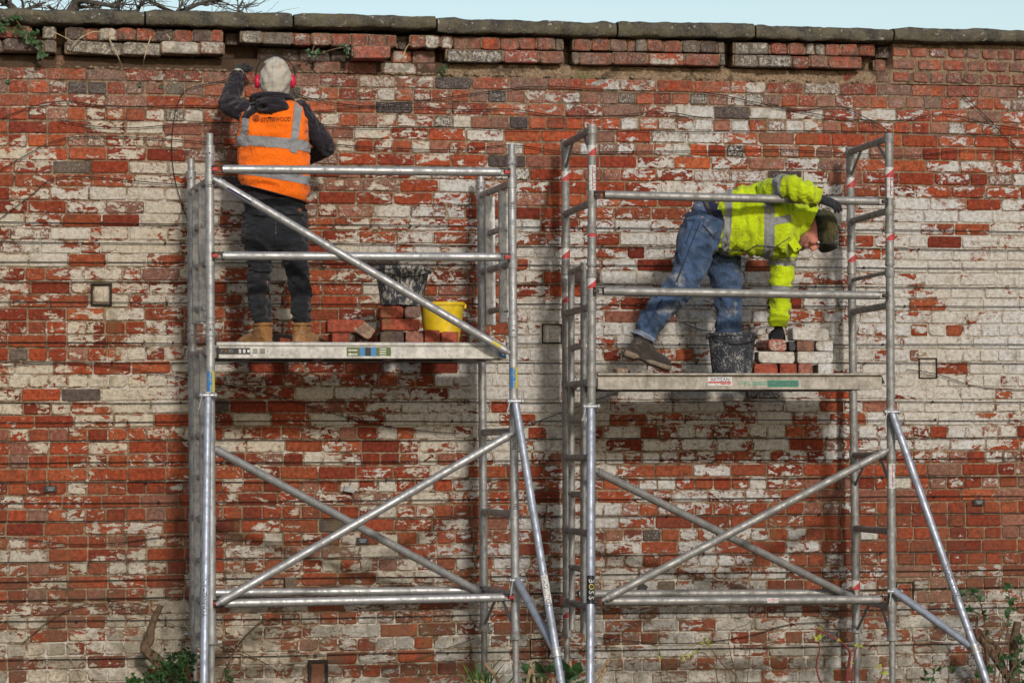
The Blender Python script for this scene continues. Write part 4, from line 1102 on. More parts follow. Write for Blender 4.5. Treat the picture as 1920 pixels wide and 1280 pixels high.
m.build('stubble', m_fabric('beard', (.22, .10, .07), .7), PY, ang=180)
# hat: knitted crown, folded band, ear flap
ht = MB()
def hsec(t, rf, rs, sh=0.0): return (hc+cr_*t+fc*sh, fc*rf, sd2*rs)
Loft([hsec(.018, .114, .092, -.012), hsec(.05, .118, .094, -.012), hsec(.09, .112, .088, -.012), hsec(.122, .088, .070, -.014), hsec(.140, .05, .04, -.016), hsec(.145, .012, .01, -.016)], wr=.005, wf=16, seed=20, exp=2.1).mesh(ht, 6, 36)
hto = ht.build('knitted_hat', MT['olive'], PY, ang=180)
bnd = MB(); Loft([hsec(.010, .108, .090, -.012), hsec(.018, .116, .096, -.012), hsec(.032, .120, .098, -.012), hsec(.046, .117, .095, -.012)], wr=.004, wf=20, seed=21, exp=2.1).mesh(bnd, 5, 36); bnd.build('hat_band', MT['black_knit'], hto, ang=180)
fl = MB(); Loft([(hc+cr_*.030+fc*.108-sd2*.01, cr_*.010, sd2*.066), (hc+cr_*.045+fc*.122-sd2*.01, cr_*.03+fc*.004, sd2*.075), (hc+cr_*.085+fc*.115-sd2*.01, cr_*.035+fc*.006, sd2*.062), (hc+cr_*.125+fc*.098-sd2*.01, cr_*.006, sd2*.03)], wr=.004, wf=18, seed=22).mesh(fl, 5, 22); fl.build('hat_peak', MT['black_knit'], hto, ang=180)
# jeans
jn = MB(); kw = dict(wr=.007, wf=10)
Loft([(W(1333, 412, -.77), ZU*.105-RH*.035, FH*.135), (W(1322, 420, -.77), ZU*.13-RH*.045, FH*.15), (W(1316, 432, -.77), ZU*.14-RH*.06, FH*.16), (W(1310, 446, -.77), ZU*.11-RH*.04, FH*.15), (W(1308, 452, -.77), ZU*.04, FH*.08)], seed=30, **kw).mesh(jn, 6, 34)
near = Loft.limb([W(1322, 412, YN+.02), W(1311, 445, YN), W(1297, 490, YN), W(1284, 524, YN), W(1260, 556, YN), W(1233, 586, YN), W(1215, 615, YN), W(1206, 634, YN)], [.125, .125, .106, .098, .088, .080, .074, .070], flat=.92, seed=31, wr=.009, wf=9); near.mesh(jn, 7, 30)
far = Loft.limb([W(1335, 430, YFAR-.05), W(1350, 470, YFAR), W(1358, 505, YFAR), W(1364, 545, YFAR), W(1366, 590, YFAR), W(1367, 640, YFAR), W(1368, 668, YFAR)], [.115, .112, .100, .088, .080, .077, .075], flat=.95, seed=33, wr=.009, wf=9); far.mesh(jn, 7, 30)
jno = jn.build('jeans', MT['jeans'], PY, remesh=.007, smoothit=1)
jb = bvh_of(jn)
for qd in (((1312, 415), (1314, 416), (1270, 528), (1267, 527)), ((1283, 412), (1303, 411), (1303, 413), (1283, 414)), ((1302, 411), (1304, 411), (1288, 455), (1286, 455)), ((1318, 420), (1342, 446), (1340, 448), (1316, 422)), ((1240, 560), (1243, 562), (1214, 612), (1211, 611))):
    conform(jb, qd, 18, 1, .007, MT['denim_dark'], jno, 'seam')
m = MB(); near.mesh(m, 6, 30, 6.5, 7.02, off=.006, cap=False); m.build('turn_up', m_fabric('pale_denim', (.20, .24, .33), .8), jno, ang=180)
bl = MB(); q0 = (W(1329, 410, -.77), ZU*.118-RH*.042, FH*.145); q1 = (W(1334, 408, -.77), ZU*.114-RH*.040, FH*.142)
Loft([q0, q1]).mesh(bl, 3, 34, off=.012, cap=False); bl.build('belt', MT['brown_boot'], jno, ang=180)
sw = MB(); Loft([(W(1330, 411, -.77), ZU*.108-RH*.036, FH*.135), (W(1345, 412, -.78), ZU*.118-RH*.02, FH*.14), (W(1360, 415, -.78), ZU*.12, FH*.14)], wr=.006, wf=12).mesh(sw, 5, 30); sw.build('navy_jumper', m_fabric('navy_jumper', (.02, .022, .06), .7), PY, ang=180)
ank = W(1207, 633, YN); tdir = (W(1232, 689, YN)-W(1167, 655, YN)); up_ = (W(1209, 630, YN)-W(1196, 668, YN)); boots(PY, ank, tdir-FH*.02, up_.normalized(), MT['brown_boot'])
a = W(1368, 655, YFAR); a.z = ztB-.014+.137; boots(PY, a, RH*.95-FH*.3, ZU, MT['brown_boot'])
# jacket: trunk, sleeves, collar
tk = Loft([vsec(1341, 377, 464, .135, -.77, 2), vsec(1350, 366, 470, .150, -.775, 4), vsec(1372, 358, 476, .160, -.78, 3), vsec(1400, 349, 477, .165, -.79), vsec(1430, 343, 479, .170, -.80), vsec(1458, 345, 482, .170, -.81), vsec(1482, 360, 476, .135, -.81), vsec(1498, 384, 462, .085, -.81)], wr=.012, wf=8, seed=40, ani=(1.7, 1, .45))
jm = MB(); tk.mesh(jm, 9, 56); jo2 = jm.build('hi_vis_jacket', MT['lime'], PY, ang=180)
sn = Loft.limb([W(1436, 362, -.90), shn, W(1474, 350, -1.10), eln, W(1512, 362, -1.17), wrn], [.070, .069, .067, .066, .065, .058], wr=.009, wf=9, seed=41, ani=(1.9, 1, .6))
m = MB(); sn.mesh(m, 8, 32); so1 = m.build('sleeve', MT['lime'], jo2, ang=180)
m = MB(); sn.mesh(m, 8, 32, 1.55, 2.25, off=.003, cap=False); m.build('reflective_band', MT['tape'], so1, ang=180)
sf = Loft.limb([W(1470, 418, -.72), shf, W(1467, 480, -.70), elf, W(1462, 568, -.685), W(1460, 600, -.68), wrf], [.09, .090, .086, .072, .065, .059, .057], wr=.010, wf=9, seed=42, ani=(.6, .6, 1.9))
m = MB(); sf.mesh(m, 8, 32); so2 = m.build('sleeve', MT['lime'], jo2, ang=180)
m = MB(); sf.mesh(m, 8, 32, 2.05, 2.45, off=.003, cap=False); m.build('reflective_band', MT['tape'], so2, ang=180)
m = MB(); sf.mesh(m, 8, 32, 3.25, 3.6, off=.003, cap=False); m.build('reflective_band', MT['tape'], so2, ang=180)
for t0, t1 in ((1.25, 1.85), (3.95, 4.62)):
    m = MB(); tk.mesh(m, 12, 56, t0, t1, off=.003, cap=False); m.build('reflective_band', MT['tape'], jo2, ang=180)
jb2 = bvh_of(jm)
conform(jb2, ((1445, 409), (1482, 402), (1484, 416), (1445, 423)), 12, 5, .005, MT['tape'], jo2, 'reflective_brace')
conform(jb2, ((1352, 447), (1366, 440), (1362, 470), (1356, 468)), 5, 5, .005, MT['tape'], jo2, 'pocket_flap')
for qd in (((1362, 467), (1400, 470), (1400, 471.6), (1362, 468.6)), ((1400, 470), (1418, 459), (1418, 460.6), (1400, 471.6)), ((1418, 459), (1452, 463), (1452, 464.6), (1418, 460.6)), ((1452, 463), (1482, 444), (1482, 445.6), (1452, 464.6))):
    conform(jb2, qd, 22, 1, .006, MT['denim_dark'], jo2, 'zip_line')
co = MB(); cs = []
for x, y0, y1, dp, ln in ((1488, 384, 450, .105, 0), (1502, 384, 446, .112, 4), (1516, 386, 441, .114, 9), (1523, 390, 437, .110, 11)): cs.append(vsec(x, y0, y1, dp, -.81, ln))
Loft(cs, wr=.006, wf=10, seed=44, exp=2.6).mesh(co, 6, 34, cap=False); Loft(cs, wr=.006, wf=10, seed=44, exp=2.6).mesh(co, 6, 34, off=-.008, cap=False)
co.build('collar', MT['lime'], jo2, ang=180)
m = MB(); c0, c1 = W(1482, 448, -.93), W(1496, 468, -.95); ax = (c1-c0).normalized(); m.box((c0+c1)/2, ax*.045, ax.cross(FH).normalized()*.026, FH*.006, .005); fo = m.build('storm_flap', MT['lime'], jo2)
MB().ball(c1-ax*.005-FH*.008, RH*.006, FH*.003, ZU*.006, 10, 6).build('press_stud', MT['black'], fo)
hand(wrn+RH*.01, (RH*.93-ZU*.30+FH*.10), (-ZU*.8+FH*.6), [.25, .32, .4, .5], 1.02, 1).build('glove', MT['glove'], PY, remesh=.0045, smoothit=1)
hand(wrf, (-ZU*1.0), (RH*.3+FH*.6), [.35, .4, .45, .5], 1.0, -1).build('glove', MT['glove'], PY, remesh=.0045, smoothit=1)
# ================================================================ loose bricks on the platforms
def loose(px0, py0, px1, py1, Y, look, label, group, tilt=0.0, yaw=0.0, deep=.2, h=None):
    c = W((px0+px1)/2, (py0+py1)/2, Y); k = MPP(c); hw, hh = (px1-px0)/2*k*.97, (py1-py0)/2*k*.97
    b = BK(-hw, hw, -hh, hh, 0, deep, look, None, .45, False)
    rm = Matrix.Rotation(yaw, 3, 'Z') @ Matrix.Rotation(tilt, 3, 'Y')
    n = 12
    # close the back, round it and roughen the block
    b.f.append([2*n+i for i in range(n)][::-1])
    b.v = [c+rm @ Vector((q.x+.003*nz(q, 40, 2), q.y+.003*nz(q, 30), q.z+.003*nz(q, 40, 5))) for q in b.v]
    b.c = c
    o = emit('loose_brick', [b], None, True); return tag(o, label, 'brick', group)
RD = lambda s=1, w_=.1: ((.30*s, .075*s, .045*s), w_, .5)
GA = 'loose bricks on the left platform'; YBk = -.86
dA = ztA-.014
for a in [
 (613, 599, 684, 623, RD(.95, .08), 'long red brick lying on a short one beside the tilted brick', 0, 0),
 (622, 623.5, 656, 645, RD(.8, .12), 'short brick end carrying the leftmost long brick on the left platform', 0, 0),
 (664, 605, 702, 631, ((.27, .19, .14), .35, .8), 'pale brick leaning at a steep tilt beside the brick pile', .62, 0),
 (713, 620, 758, 645, ((.10, .075, .065), .25, .9), 'dark brown brick at the bottom left of the pile under the bucket', 0, -.05),
 (760, 621, 795, 645, ((.27, .13, .10), .25, .7), 'pinkish brick end, second in the bottom row under the bucket', 0, .03),
 (796, 618, 826, 645, RD(.9, .15), 'upright brick end in front of the left of the yellow bucket', 0, .1),
 (827, 621, 861, 645, RD(1.1, .05), 'bright red brick end in front of the yellow bucket, rightmost of its row', 0, 0),
 (715, 597, 789, 619.5, RD(1.0, .08), 'long red brick in the middle layer under the splashed bucket', 0, 0),
 (713, 573.5, 757, 596.5, RD(1.05, .12), 'red brick directly under the left of the splashed bucket', 0, -.04),
 (758.5, 574, 790, 596.5, ((.19, .12, .10), .15, .9), 'grey brown brick end directly under the right of the splashed bucket', 0, .02)]:
    loose(*a[:4], YBk, a[4], a[5], GA, a[6], a[7], .2 if a[2]-a[0] < 60 else .105)
GB = 'loose bricks on the right platform'; YBr = -.88
WH = lambda w_=.9: ((.28, .07, .045), w_, .3)
for a in [
 (1414, 681.5, 1460, 703, RD(1.0, .1), 'red brick at the bottom left of the pile, next to the black bucket', 0, .0),
 (1461.5, 681.5, 1495, 703, RD(.85, .12), 'dull red brick end, second in the bottom row beside the black bucket', 0, 0),
 (1496, 681.5, 1524, 703, ((.28, .12, .09), .25, .7), 'mottled broken brick, third in the bottom row beside the black bucket', .04, 0),
 (1533, 682, 1564, 703, WH(.85), 'whitewashed brick end at the bottom right of the pile', 0, -.1),
 (1421, 658.5, 1492, 681, WH(.97), 'long whitewashed brick on the left of the second layer', .01, 0),
 (1493.5, 659, 1564, 681, WH(.93), 'long whitewashed brick on the right of the second layer', 0, 0),
 (1440, 635.5, 1477, 658, ((.36, .13, .09), .55, .6), 'chipped pink brick under the gloved hand', 0, .15),
 (1479, 640, 1492, 658.5, ((.07, .075, .09), .2, .8), 'narrow blue grey brick end between two bricks in the third layer', 0, 0),
 (1493, 639, 1528, 658.5, ((.20, .11, .075), .12, .8), 'brown brick end in the third layer under the topmost brick', 0, .03),
 (1529.5, 639, 1563, 658.5, WH(.9), 'whitewashed brick end on the right of the third layer', 0, 0),
 (1484, 614.5, 1557, 638.5, ((.33, .13, .07), .8, .4), 'cream coated brick lying topmost on the right pile', .03, .05)]:
    loose(*a[:4], YBr, a[4], a[5], GB, a[6], a[7], .2 if a[2]-a[0] < 60 else .105)
loose(1155, 690, 1180, 701.5, -.9, ((.24, .17, .13), .5, .7), 'small pale brick chip on the right platform near the boot', 'brick chips', .05, .2, .06)
loose(1180, 692, 1196, 701.5, -.9, ((.14, .13, .13), .4, .8), 'small grey brick chip lying next to the pale chip near the boot', 'brick chips', -.1, 0, .05)
loose(524, 634, 545, 645, -.7, RD(.7, .2), 'small dark brick chip between the tan boots', 'brick chips', .1, .1, .06)
for (P_, px0, px1, zt__, pxs) in ((PA, 420, 930, ztA, 60), (PB, 1135, 1640, ztB, 40)):
    m = MB()
    for k in range(pxs):
        c = W(rnd.uniform(px0, px1), 650, -.95+rnd.random()*.45); c.z = zt__-.012; r_ = rnd.uniform(.004, .014)
        m.ball(c, (r_*1.4, 0, 0), (0, r_, 0), (0, 0, r_), 7, 5, lambda d: .75+.6*abs(nz(d, 80)))
    o = m.build('mortar_crumbs', MT['mortar'], None, False); o['kind'] = 'stuff'; tag(o, 'crumbs of mortar scattered on the left deck' if P_ is PA else 'crumbs of mortar scattered on the right deck', 'rubble')
# ================================================================ buckets
def bucket(px0, px1, pyt, pyb, bot, Y, zb, mat, label, rim=.012, tilt=0.0, handle=True, ribs=0):
    c = W((px0+px1)/2, pyb, Y); k = MPP(c); rt = (px1-px0)/2*k; rb = bot/2*k; h = (pyb-pyt)*k
    base = Vector((c.x, c.y, zb)); E = thing('bucket', base, label, 'bucket')
    tm = Matrix.Rotation(tilt, 3, 'Y')
    prof = [(0, .004), (rb*.9, .002), (rb, .008)]+[(rb+(rt*.95-rb)*t, .008+(h-.03)*t) for t in (.2, .4, .6, .8, .92)]
    prof += [(rt*.955, h-.022), (rt, h-.020), (rt+.003, h-.008), (rt, h), (rt*.955, h-.001), (rt*.93, h-.02)]+[(rb+(rt*.93-rb)*t-.004, .012+(h-.03)*t) for t in (.7, .3, 0)]+[(0, .012)]
    m = MB().lathe(base, prof, 44, tm)
    m.v = [q+Vector((.003*nz(q, 14), .003*nz(q, 14, 4), .002*nz(q, 10, 7))) for q in m.v]
    o = m.build('pail', mat, E, ang=50)
    hp = [base+tm @ Vector((rt*1.02*math.cos(a), -abs(rt*1.02*math.sin(a))-.004, h-.022-.045*math.sin(a)**2)) for a in [math.pi*i/16 for i in range(17)]]
    if handle: MB().path(hp, .0035, 8).build('handle', MT['steel_dark'], E)
    for sg in (-1, 1): MB().box(base+tm @ Vector((sg*rt*1.0, 0, h-.022)), (.008, 0, 0), (0, .02, 0), (0, 0, .014), .003).build('handle_lug', mat, E)
    return E
zst = W(750, 573.5, YBk).z
bucket(700, 805, 498, 573, 78, YBk+.13, zst, MT['bucket'], 'black bucket splashed with pale mortar, standing on a brick pile', tilt=.03)
bucket(786, 872, 562, 645, 62, -.66, dA, MT['yellow'], 'yellow plastic bucket standing behind bricks on the left platform', handle=False)
bucket(1326, 1419, 622, 703, 74, -.86, ztB-.014, MT['bucket2'], 'scuffed black bucket beside the brick pile on the right platform')
# ================================================================ training wires
ORD = 'first second third fourth fifth sixth seventh eighth ninth tenth eleventh twelfth thirteenth fourteenth fifteenth sixteenth seventeenth eighteenth nineteenth twentieth'.split()
r2 = random.Random(3)
for i, py in enumerate((416, 453, 490, 528, 566, 642, 679, 755, 791, 827, 868, 905, 943, 977, 1053, 1090, 1125, 1166, 1237)):
    z = W(0, py, -.02).z; E = thing('training_wire', Vector((XL, -.02, z)), f'taut rusty training wire along the wall, {ORD[i]} of the straight wires from the top', 'wire', 'straight training wires')
    pts = []; x = XL
    while x < XR:
        pts.append(Vector((x, -.016+.004*nz((x, i, 0), 1.3), z+.004*nz((x, i*3, 1), 1.1)-.003*math.sin(x*2.1+i)))); x += .22
    MB().path(pts, .0029, 6).build('strand', MT['wire'], E)
    for x in (XL+.5+r2.random(), XL+2.1+r2.random(), XL+3.6+r2.random(), XL+5.1+r2.random()):
        m = MB().tube(Vector((x, .01, z-.002)), Vector((x, -.026, z)), .0035, 8); m.ball(Vector((x, -.024, z)), (.007, 0, 0), (0, .006, 0), (0, 0, .008), 8, 6); m.build('vine_eye', MT['wire'], E)
LW = [([(-20, 232), (60, 200), (125, 190), (180, 197), (260, 200), (340, 198), (420, 200)], 'loose wire looping over the fourth brick course beside the raised arm'),
 ([(110, 225), (170, 236), (245, 240), (330, 234), (445, 230)], 'slack wire sagging across the wall left of the orange vest'),
 ([(-20, 330), (60, 285), (110, 262), (180, 256), (300, 260), (440, 272)], 'bowed wire rising from the left edge then running level to the tower'),
 ([(-20, 425), (60, 365), (100, 335), (170, 332), (260, 340), (350, 347)], 'second bowed wire rising from the left edge, ending at the tower post'),
 ([(425, 150), (380, 160), (345, 172), (328, 215), (322, 280), (330, 345), (352, 415)], 'thin hanging wire dropping beside the left tower'),
 ([(548, 173), (610, 191), (700, 200), (800, 202), (880, 206), (960, 205), (1050, 218), (1130, 219), (1240, 210), (1330, 222), (1440, 222)], 'long slack wire right of the earmuffs crossing to the right tower'),
 ([(580, 210), (700, 198), (820, 185), (930, 170), (1010, 162), (1100, 166), (1200, 171), (1330, 175), (1420, 193), (1500, 208), (1560, 200), (1600, 205)], 'wavy wire running just below the broken brick courses'),
 ([(560, 236), (700, 240), (850, 239), (960, 243), (1100, 243), (1300, 247), (1500, 245), (1700, 249), (1920, 256)], 'level wire passing behind the head of the right tower'),
 ([(600, 268), (700, 276), (850, 281), (960, 272), (1060, 285), (1200, 284), (1350, 283), (1470, 281), (1600, 288), (1720, 291), (1800, 282), (1920, 285)], 'gently waving wire behind the tops of both tower posts'),
 ([(1440, 194), (1510, 210), (1580, 222), (1680, 226), (1770, 214), (1850, 232), (1930, 244)], 'dark wire zigzagging towards the upper right corner'),
 ([(1580, 200), (1640, 230), (1670, 248)], 'short wire slanting down to the head of the right tower'),
 ([(1805, 178), (1850, 220), (1890, 262), (1930, 300)], 'pale wire slanting down at the upper right edge'),
 ([(-20, 690), (60, 682), (180, 683), (270, 695), (350, 710), (480, 733), (600, 768), (700, 795), (800, 808), (860, 812)], 'sagging wire crossing the shadow under the left platform'),
 ([(980, 800), (1040, 778), (1130, 745), (1160, 735)], 'short wire rising from the stabiliser to the right platform'),
 ([(1520, 604), (1440, 612), (1330, 620), (1280, 605)], 'wire behind the yellow sleeve dipping to the bucket'),
 ([(1700, 692), (1760, 702), (1830, 724), (1925, 731)], 'black cable running off the right edge below the framed hatch'),
 ([(-20, 1004), (50, 1010), (100, 1017), (160, 1020), (230, 1016), (300, 1007), (360, 1005), (480, 1014), (560, 1014), (640, 1006)], 'wavy wire behind the base of the left tower'),
 ([(1120, 1194), (1180, 1200), (1245, 1206), (1320, 1203), (1400, 1192), (1480, 1170), (1560, 1166)], 'wavy wire near the ground between the right tower legs')]
for pts, lab in LW:
    ps = smooth_path([W(x, y, -.022) for x, y in pts], 5); ps = [p+Vector((0, .006*nz(p, 2), 0)) for p in ps]
    tag(MB().path(ps, .0027, 6).build('loose_wire', MT['wire'], None, loc=ps[0]), lab, 'wire', 'loose wires')
# ================================================================ labels and fixings on the wall
for x, y, lab in ((95, 916, 'black plant label hanging on the wall left of the towers'), (680, 1013, 'black plant label behind the left tower braces'), (1836, 941, 'black plant label near the right edge of the wall')):
    c = W(x, y, -.022); E = thing('plant_label', c, lab, 'label', 'black plant labels')
    MB().box(c, (.038, 0, 0), (0, .0015, 0), (0, 0, .020), .001).build('plate', MT['black'], E)
    for j in range(3): MB().box(c+Vector((.0, -.0022, .008-.008*j)), (.024-.004*j, 0, 0), (0, .0004, 0), (0, 0, .0016), .0002).build('print_line', MT['slate'], E, False)
    MB().path([c+Vector((-.002, 0, .02)), c+Vector((-.006, .004, .035)), c+Vector((0, .008, .05))], .0015, 5).build('tie', MT['wire'], E)
c = W(655, 917, -.03); E = thing('metal_tag', c, 'grey metal tag hanging tilted on the wall behind the left tower', 'tag')
MB().box(c, Vector((.032, 0, -.007)), (0, .009, 0), Vector((.004, 0, .017)), .002).build('plate', MT['slate'], E); MB().path([c+Vector((0, 0, .015)), c+Vector((.012, .01, .06))], .0014, 5).build('tie', MT['wire'], E)
c = W(1205, 1101, -.03); tag(MB().box(c, Vector((.022, 0, -.014)), (0, .006, 0), Vector((.014, 0, .02)), .003).build('slate_chip', MT['black'], None, loc=c), 'dark slate chip stuck to the wall behind the right tower brace', 'slate')
# ================================================================ stems and roots on the wall
for nm, pts, r_, mt, lab in (
 ('root', [(205, 62), (207, 78), (215, 95), (222, 108), (229, 126)], .006, 'palestem', 'pale root hanging between the broken top bricks'),
 ('root', [(283, 68), (276, 90), (271, 108), (268, 124)], .0035, 'palestem', 'thin pale root right of the forked root under the coping'),
 ('root', [(135, 88), (150, 72), (175, 60), (195, 62), (208, 75)], .0035, 'palestem', 'arched pale root left of the forked root'),
 ('root', [(100, 60), (125, 72), (140, 80)], .003, 'palestem', 'short pale root beside the ivy under the coping'),
 ('root', [(312, 64), (318, 72), (316, 80)], .003, 'palestem', 'small curled root under the second coping stone'),
 ('root', [(755, 108), (762, 90), (768, 82)], .003, 'palestem', 'small root by the gap in the middle of the top courses'),
 ('stem', [(40, 1207), (80, 1172), (130, 1140), (190, 1131), (235, 1137), (290, 1156), (350, 1182)], .0035, 'stem', 'thin brown stem arching over the lower left of the wall'),
 ('stem', [(400, 1310), (425, 1250), (445, 1210), (480, 1172), (510, 1158), (530, 1163)], .0055, 'stem', 'thick brown stem arching inside the foot of the left tower'),
 ('stem', [(400, 1202), (450, 1220), (500, 1245), (538, 1271)], .0035, 'stem', 'brown stem slanting down inside the left tower'),
 ('stem', [(890, 1196), (800, 1228), (740, 1250), (700, 1258)], .003, 'stem', 'thin stem slanting down towards the left tower back post'),
 ('stem', [(122, 1222), (140, 1245), (152, 1270)], .003, 'dry', 'dry stalk leaning on the wall at the lower left'),
 ('stem', [(198, 1130), (225, 1185), (245, 1240)], .0022, 'dry', 'fine dry stalk hanging below the arching stem'),
 ('stem', [(1240, 640), (1246, 662), (1243, 690)], .003, 'stem', 'short stem curling behind the raised boot')):
    ps = smooth_path([W(x, y, -.035-.09*(nm == 'root' and y < 118)) for x, y in pts], 4)
    tag(MB().path(ps, [r_*(1-.5*i/len(ps)) for i in range(len(ps))], 7).build(nm, MT[mt], None, loc=ps[0]), lab, nm, 'roots under the coping' if nm == 'root' else 'stems on the wall')
# ================================================================ plants
rp = random.Random(11)
def leaf(m, p, d, L, wd, fold=.25):
    d = d.normalized(); s = d.cross(Vector((rp.uniform(-.7, .7), -1.1, rp.uniform(-.3, 1)))).normalized(); n = s.cross(d)
    b = len(m.v); q = p+d*L
    m.v += [p, p+d*L*.35+s*wd+n*wd*fold, q-n*L*.12, p+d*L*.35-s*wd+n*wd*fold, p+d*L*.5]
    m.f += [[b, b+1, b+4], [b+1, b+2, b+4], [b+2, b+3, b+4], [b+3, b, b+4]]
def rv(): return Vector((rp.uniform(-1, 1), rp.uniform(-1, 1), rp.uniform(-1, 1)))
def ivy(cs, n, label, L=.035, mat='ivy', stems=True, name='ivy_plant'):
    base = W(cs[0][0], cs[0][1], cs[0][3]); E = thing(name, base, label, 'plant'); m = MB(); st = MB()
    prev = None
    for (x, y, r_, Y) in cs:
        c = W(x, y, Y)
        if prev is not None: st.path(smooth_path([prev, (prev+c)/2+rv()*.02, c], 4), .004, 6)
        else: st.path([c, c+Vector((.02, .02, .05))], .004, 6)
        for k in range(n):
            q = c+Vector((rp.gauss(0, .5), rp.gauss(0, .25), rp.gauss(0, .45)))*r_
            leaf(m, q, Vector((rp.uniform(-1, 1), -.25, rp.uniform(-1, .3))), L*rp.uniform(.6, 1.2), L*.5*rp.uniform(.7, 1.2))
        prev = c
    m.build('leaves', MT[mat], E, False); st.build('stem', MT['stem'], E); return E
ivy([(28, 35, .025, -.15), (40, 56, .04, -.14), (58, 66, .05, -.15), (70, 80, .04, -.14), (78, 100, .02, -.13), (5, 46, .04, -.15)], 15, 'ivy trailing from under the coping at the upper left corner', .032)
ivy([(585, 97, .04, -.09), (598, 102, .03, -.09), (652, 88, .03, -.12), (655, 95, .03, -.12)], 9, 'sprig of ivy growing from the gap right of the grey hood', .026, 'leaf')
ivy([(828, 135, .03, -.03), (835, 128, .03, -.03)], 9, 'small green tuft in the hole below the fourth coping stone', .022)
for (x, y), lab in zip(((16, 151), (262, 158), (300, 163)), ('tiny green weed at the upper left edge of the wall', 'tiny green weed in the second course, left of the dark brick', 'tiny green weed in the second course, touching the dark brick')):
    ivy([(x, y, .012, -.015)], 9, lab, .016, 'leaf', name='wall_weed')
# ivy-clad stump at the lower left
b = W(300, 1310, -.28); E = thing('ivy_stump', Vector((b.x, b.y, 0)), 'sawn vine stump with ivy at its foot beside the left tower', 'plant')
m = MB(); m.path(smooth_path([Vector((b.x+.1, b.y, -.02)), W(330, 1290, -.28), W(300, 1245, -.26), W(272, 1215, -.24), W(281, 1200, -.24), W(285, 1170, -.22), W(302, 1133, -.2)], 5), [.045-.0009*i for i in range(31)], 10)
m.v = [q+Vector((1, .5, 1))*.006*nz(q, 20) for q in m.v]; m.build('trunk', MT['stem'], E); m = MB()
for (x, y, r_) in ((318, 1245, .07), (335, 1262, .09), (300, 1268, .08), (345, 1235, .06), (265, 1285, .07), (250, 1278, .04), (340, 1290, .1)):
    c = W(x, y, -.33)
    for k in range(70): leaf(m, c+Vector((rp.gauss(0, .5), rp.gauss(0, .4), rp.gauss(0, .5)))*r_, Vector((rp.uniform(-1, 1), -.7, rp.uniform(-.8, .8))), .032*rp.uniform(.6, 1.2), .014)
m.build('leaves', MT['ivy'], E, False)
# grass clump, dry stalks, leafy shoots
def clump(name, x, Y, n, h, spread, mat, label, cat, wd=.008, lean=.5):
    c = W(x, 1300, Y); c.z = 0; E = thing(name, c, label, cat); m = MB()
    for k in range(n):
        p = c+Vector((rp.gauss(0, .04), rp.gauss(0, .03), 0)); a = rp.uniform(-1, 1)*spread; d2 = rp.uniform(-.3, .3); H = h*rp.uniform(.6, 1.05); b0 = len(m.v)
        for i in range(7):
            t = i/6; q = p+Vector((a*t*t*H, d2*t*H*.6, H*(t-.25*lean*t*t*abs(a)))); w_ = wd*(1-t)**.6+.0004
            m.v += [q-Vector((w_, 0, 0)), q+Vector((0, -.003, 0)), q+Vector((w_, 0, 0))]
        for i in range(6):
            for s_ in (0, 1): k0 = b0+i*3+s_; m.f.append([k0, k0+1, k0+4, k0+3])
    m.build('blades', MT[mat], E, False, ang=180); return E
clump('grass_clump', 903, -.5, 22, .46, .55, 'grass', 'clump of green strap leaves at the right foot of the left tower', 'plant', .011)
b = W(1010, 1330, -.45); E = thing('cut_stalks', Vector((b.x, b.y, 0)), 'heap of dry cut stalks between the two towers', 'plant')
for k in range(26):
    x0 = rp.uniform(965, 1085); p = W(x0, 1330, -.4-rp.random()*.25); p.z = rp.uniform(0, .1); d = Vector((rp.uniform(-.7, .8), rp.uniform(-.2, .3), rp.uniform(.3, 1))).normalized(); q = p+d*rp.uniform(.2, .42)
    MB().path([p, (p+q)/2+rv()*.01, q], [.012*rp.uniform(.5, 1.2)]*3, 7).build('stalk', MT['dry'], E)
m = MB()
for k in range(26):
    p = W(rp.uniform(975, 1090), rp.uniform(1250, 1290), -.5); leaf(m, p, Vector((rp.uniform(-1, 1), -.4, rp.uniform(-.1, 1))), .09, .026)
m.build('leaves', MT['leaf'], E, False)
def shrub(name, x, Y, stems, lab, leafm, L=.07, nl=6, stemm='stem', cat='shrub', base_r=.010):
    c = W(x, 1320, Y); c.z = 0; E = thing(name, c, lab, cat); m = MB()
    for pts, r_ in stems:
        ps = smooth_path([Vector((c.x+rp.uniform(-.08, .08), c.y, -.02))]+[W(a, b_, Y+rp.uniform(-.03, .03)) for a, b_ in pts], 4)
        MB().path(ps, [r_*(1-.7*i/len(ps)) for i in range(len(ps))], 8).build('stem', MT[stemm], E)
        for k in range(nl):
            p = ps[int(len(ps)*(1-.45*rp.random()**1.5))-1]; leaf(m, p, Vector((rp.uniform(-1, 1), -.5, rp.uniform(-.5, .9))), L*rp.uniform(.7, 1.2), L*.24)
    if m.v: m.build('leaves', MT[leafm], E, False)
    return E
shrub('leafy_shrub', 1870, -.55, [([(1850, 1220), (1848, 1180), (1838, 1130), (1815, 1100)], .007), ([(1870, 1215), (1890, 1160), (1898, 1128)], .007), ([(1905, 1240), (1915, 1190)], .008), ([(1880, 1260), (1870, 1240), (1905, 1225)], .008), ([(1830, 1270), (1860, 1255)], .006), ([(1900, 1270), (1910, 1250), (1930, 1240)], .008), ([(1890, 1180), (1840, 1150), (1800, 1140), (1802, 1095)], .004), ([(1893, 1150), (1885, 1090)], .004)], 'dark glossy leaved shrub in the lower right corner', 'leaf', .058, 13)
shrub('evergreen_bush', 1915, -.8, [([(1905+10*k, 1275-8*k)], .006) for k in range(6)], 'low evergreen mass at the very corner of the lower right', 'leaf', .06, 24)
b = W(1900, 1310, -.5); E = thing('pruned_stump', Vector((b.x, b.y, 0)), 'thick pruned branch stubs in front of the lower right wall', 'plant')
m = MB()
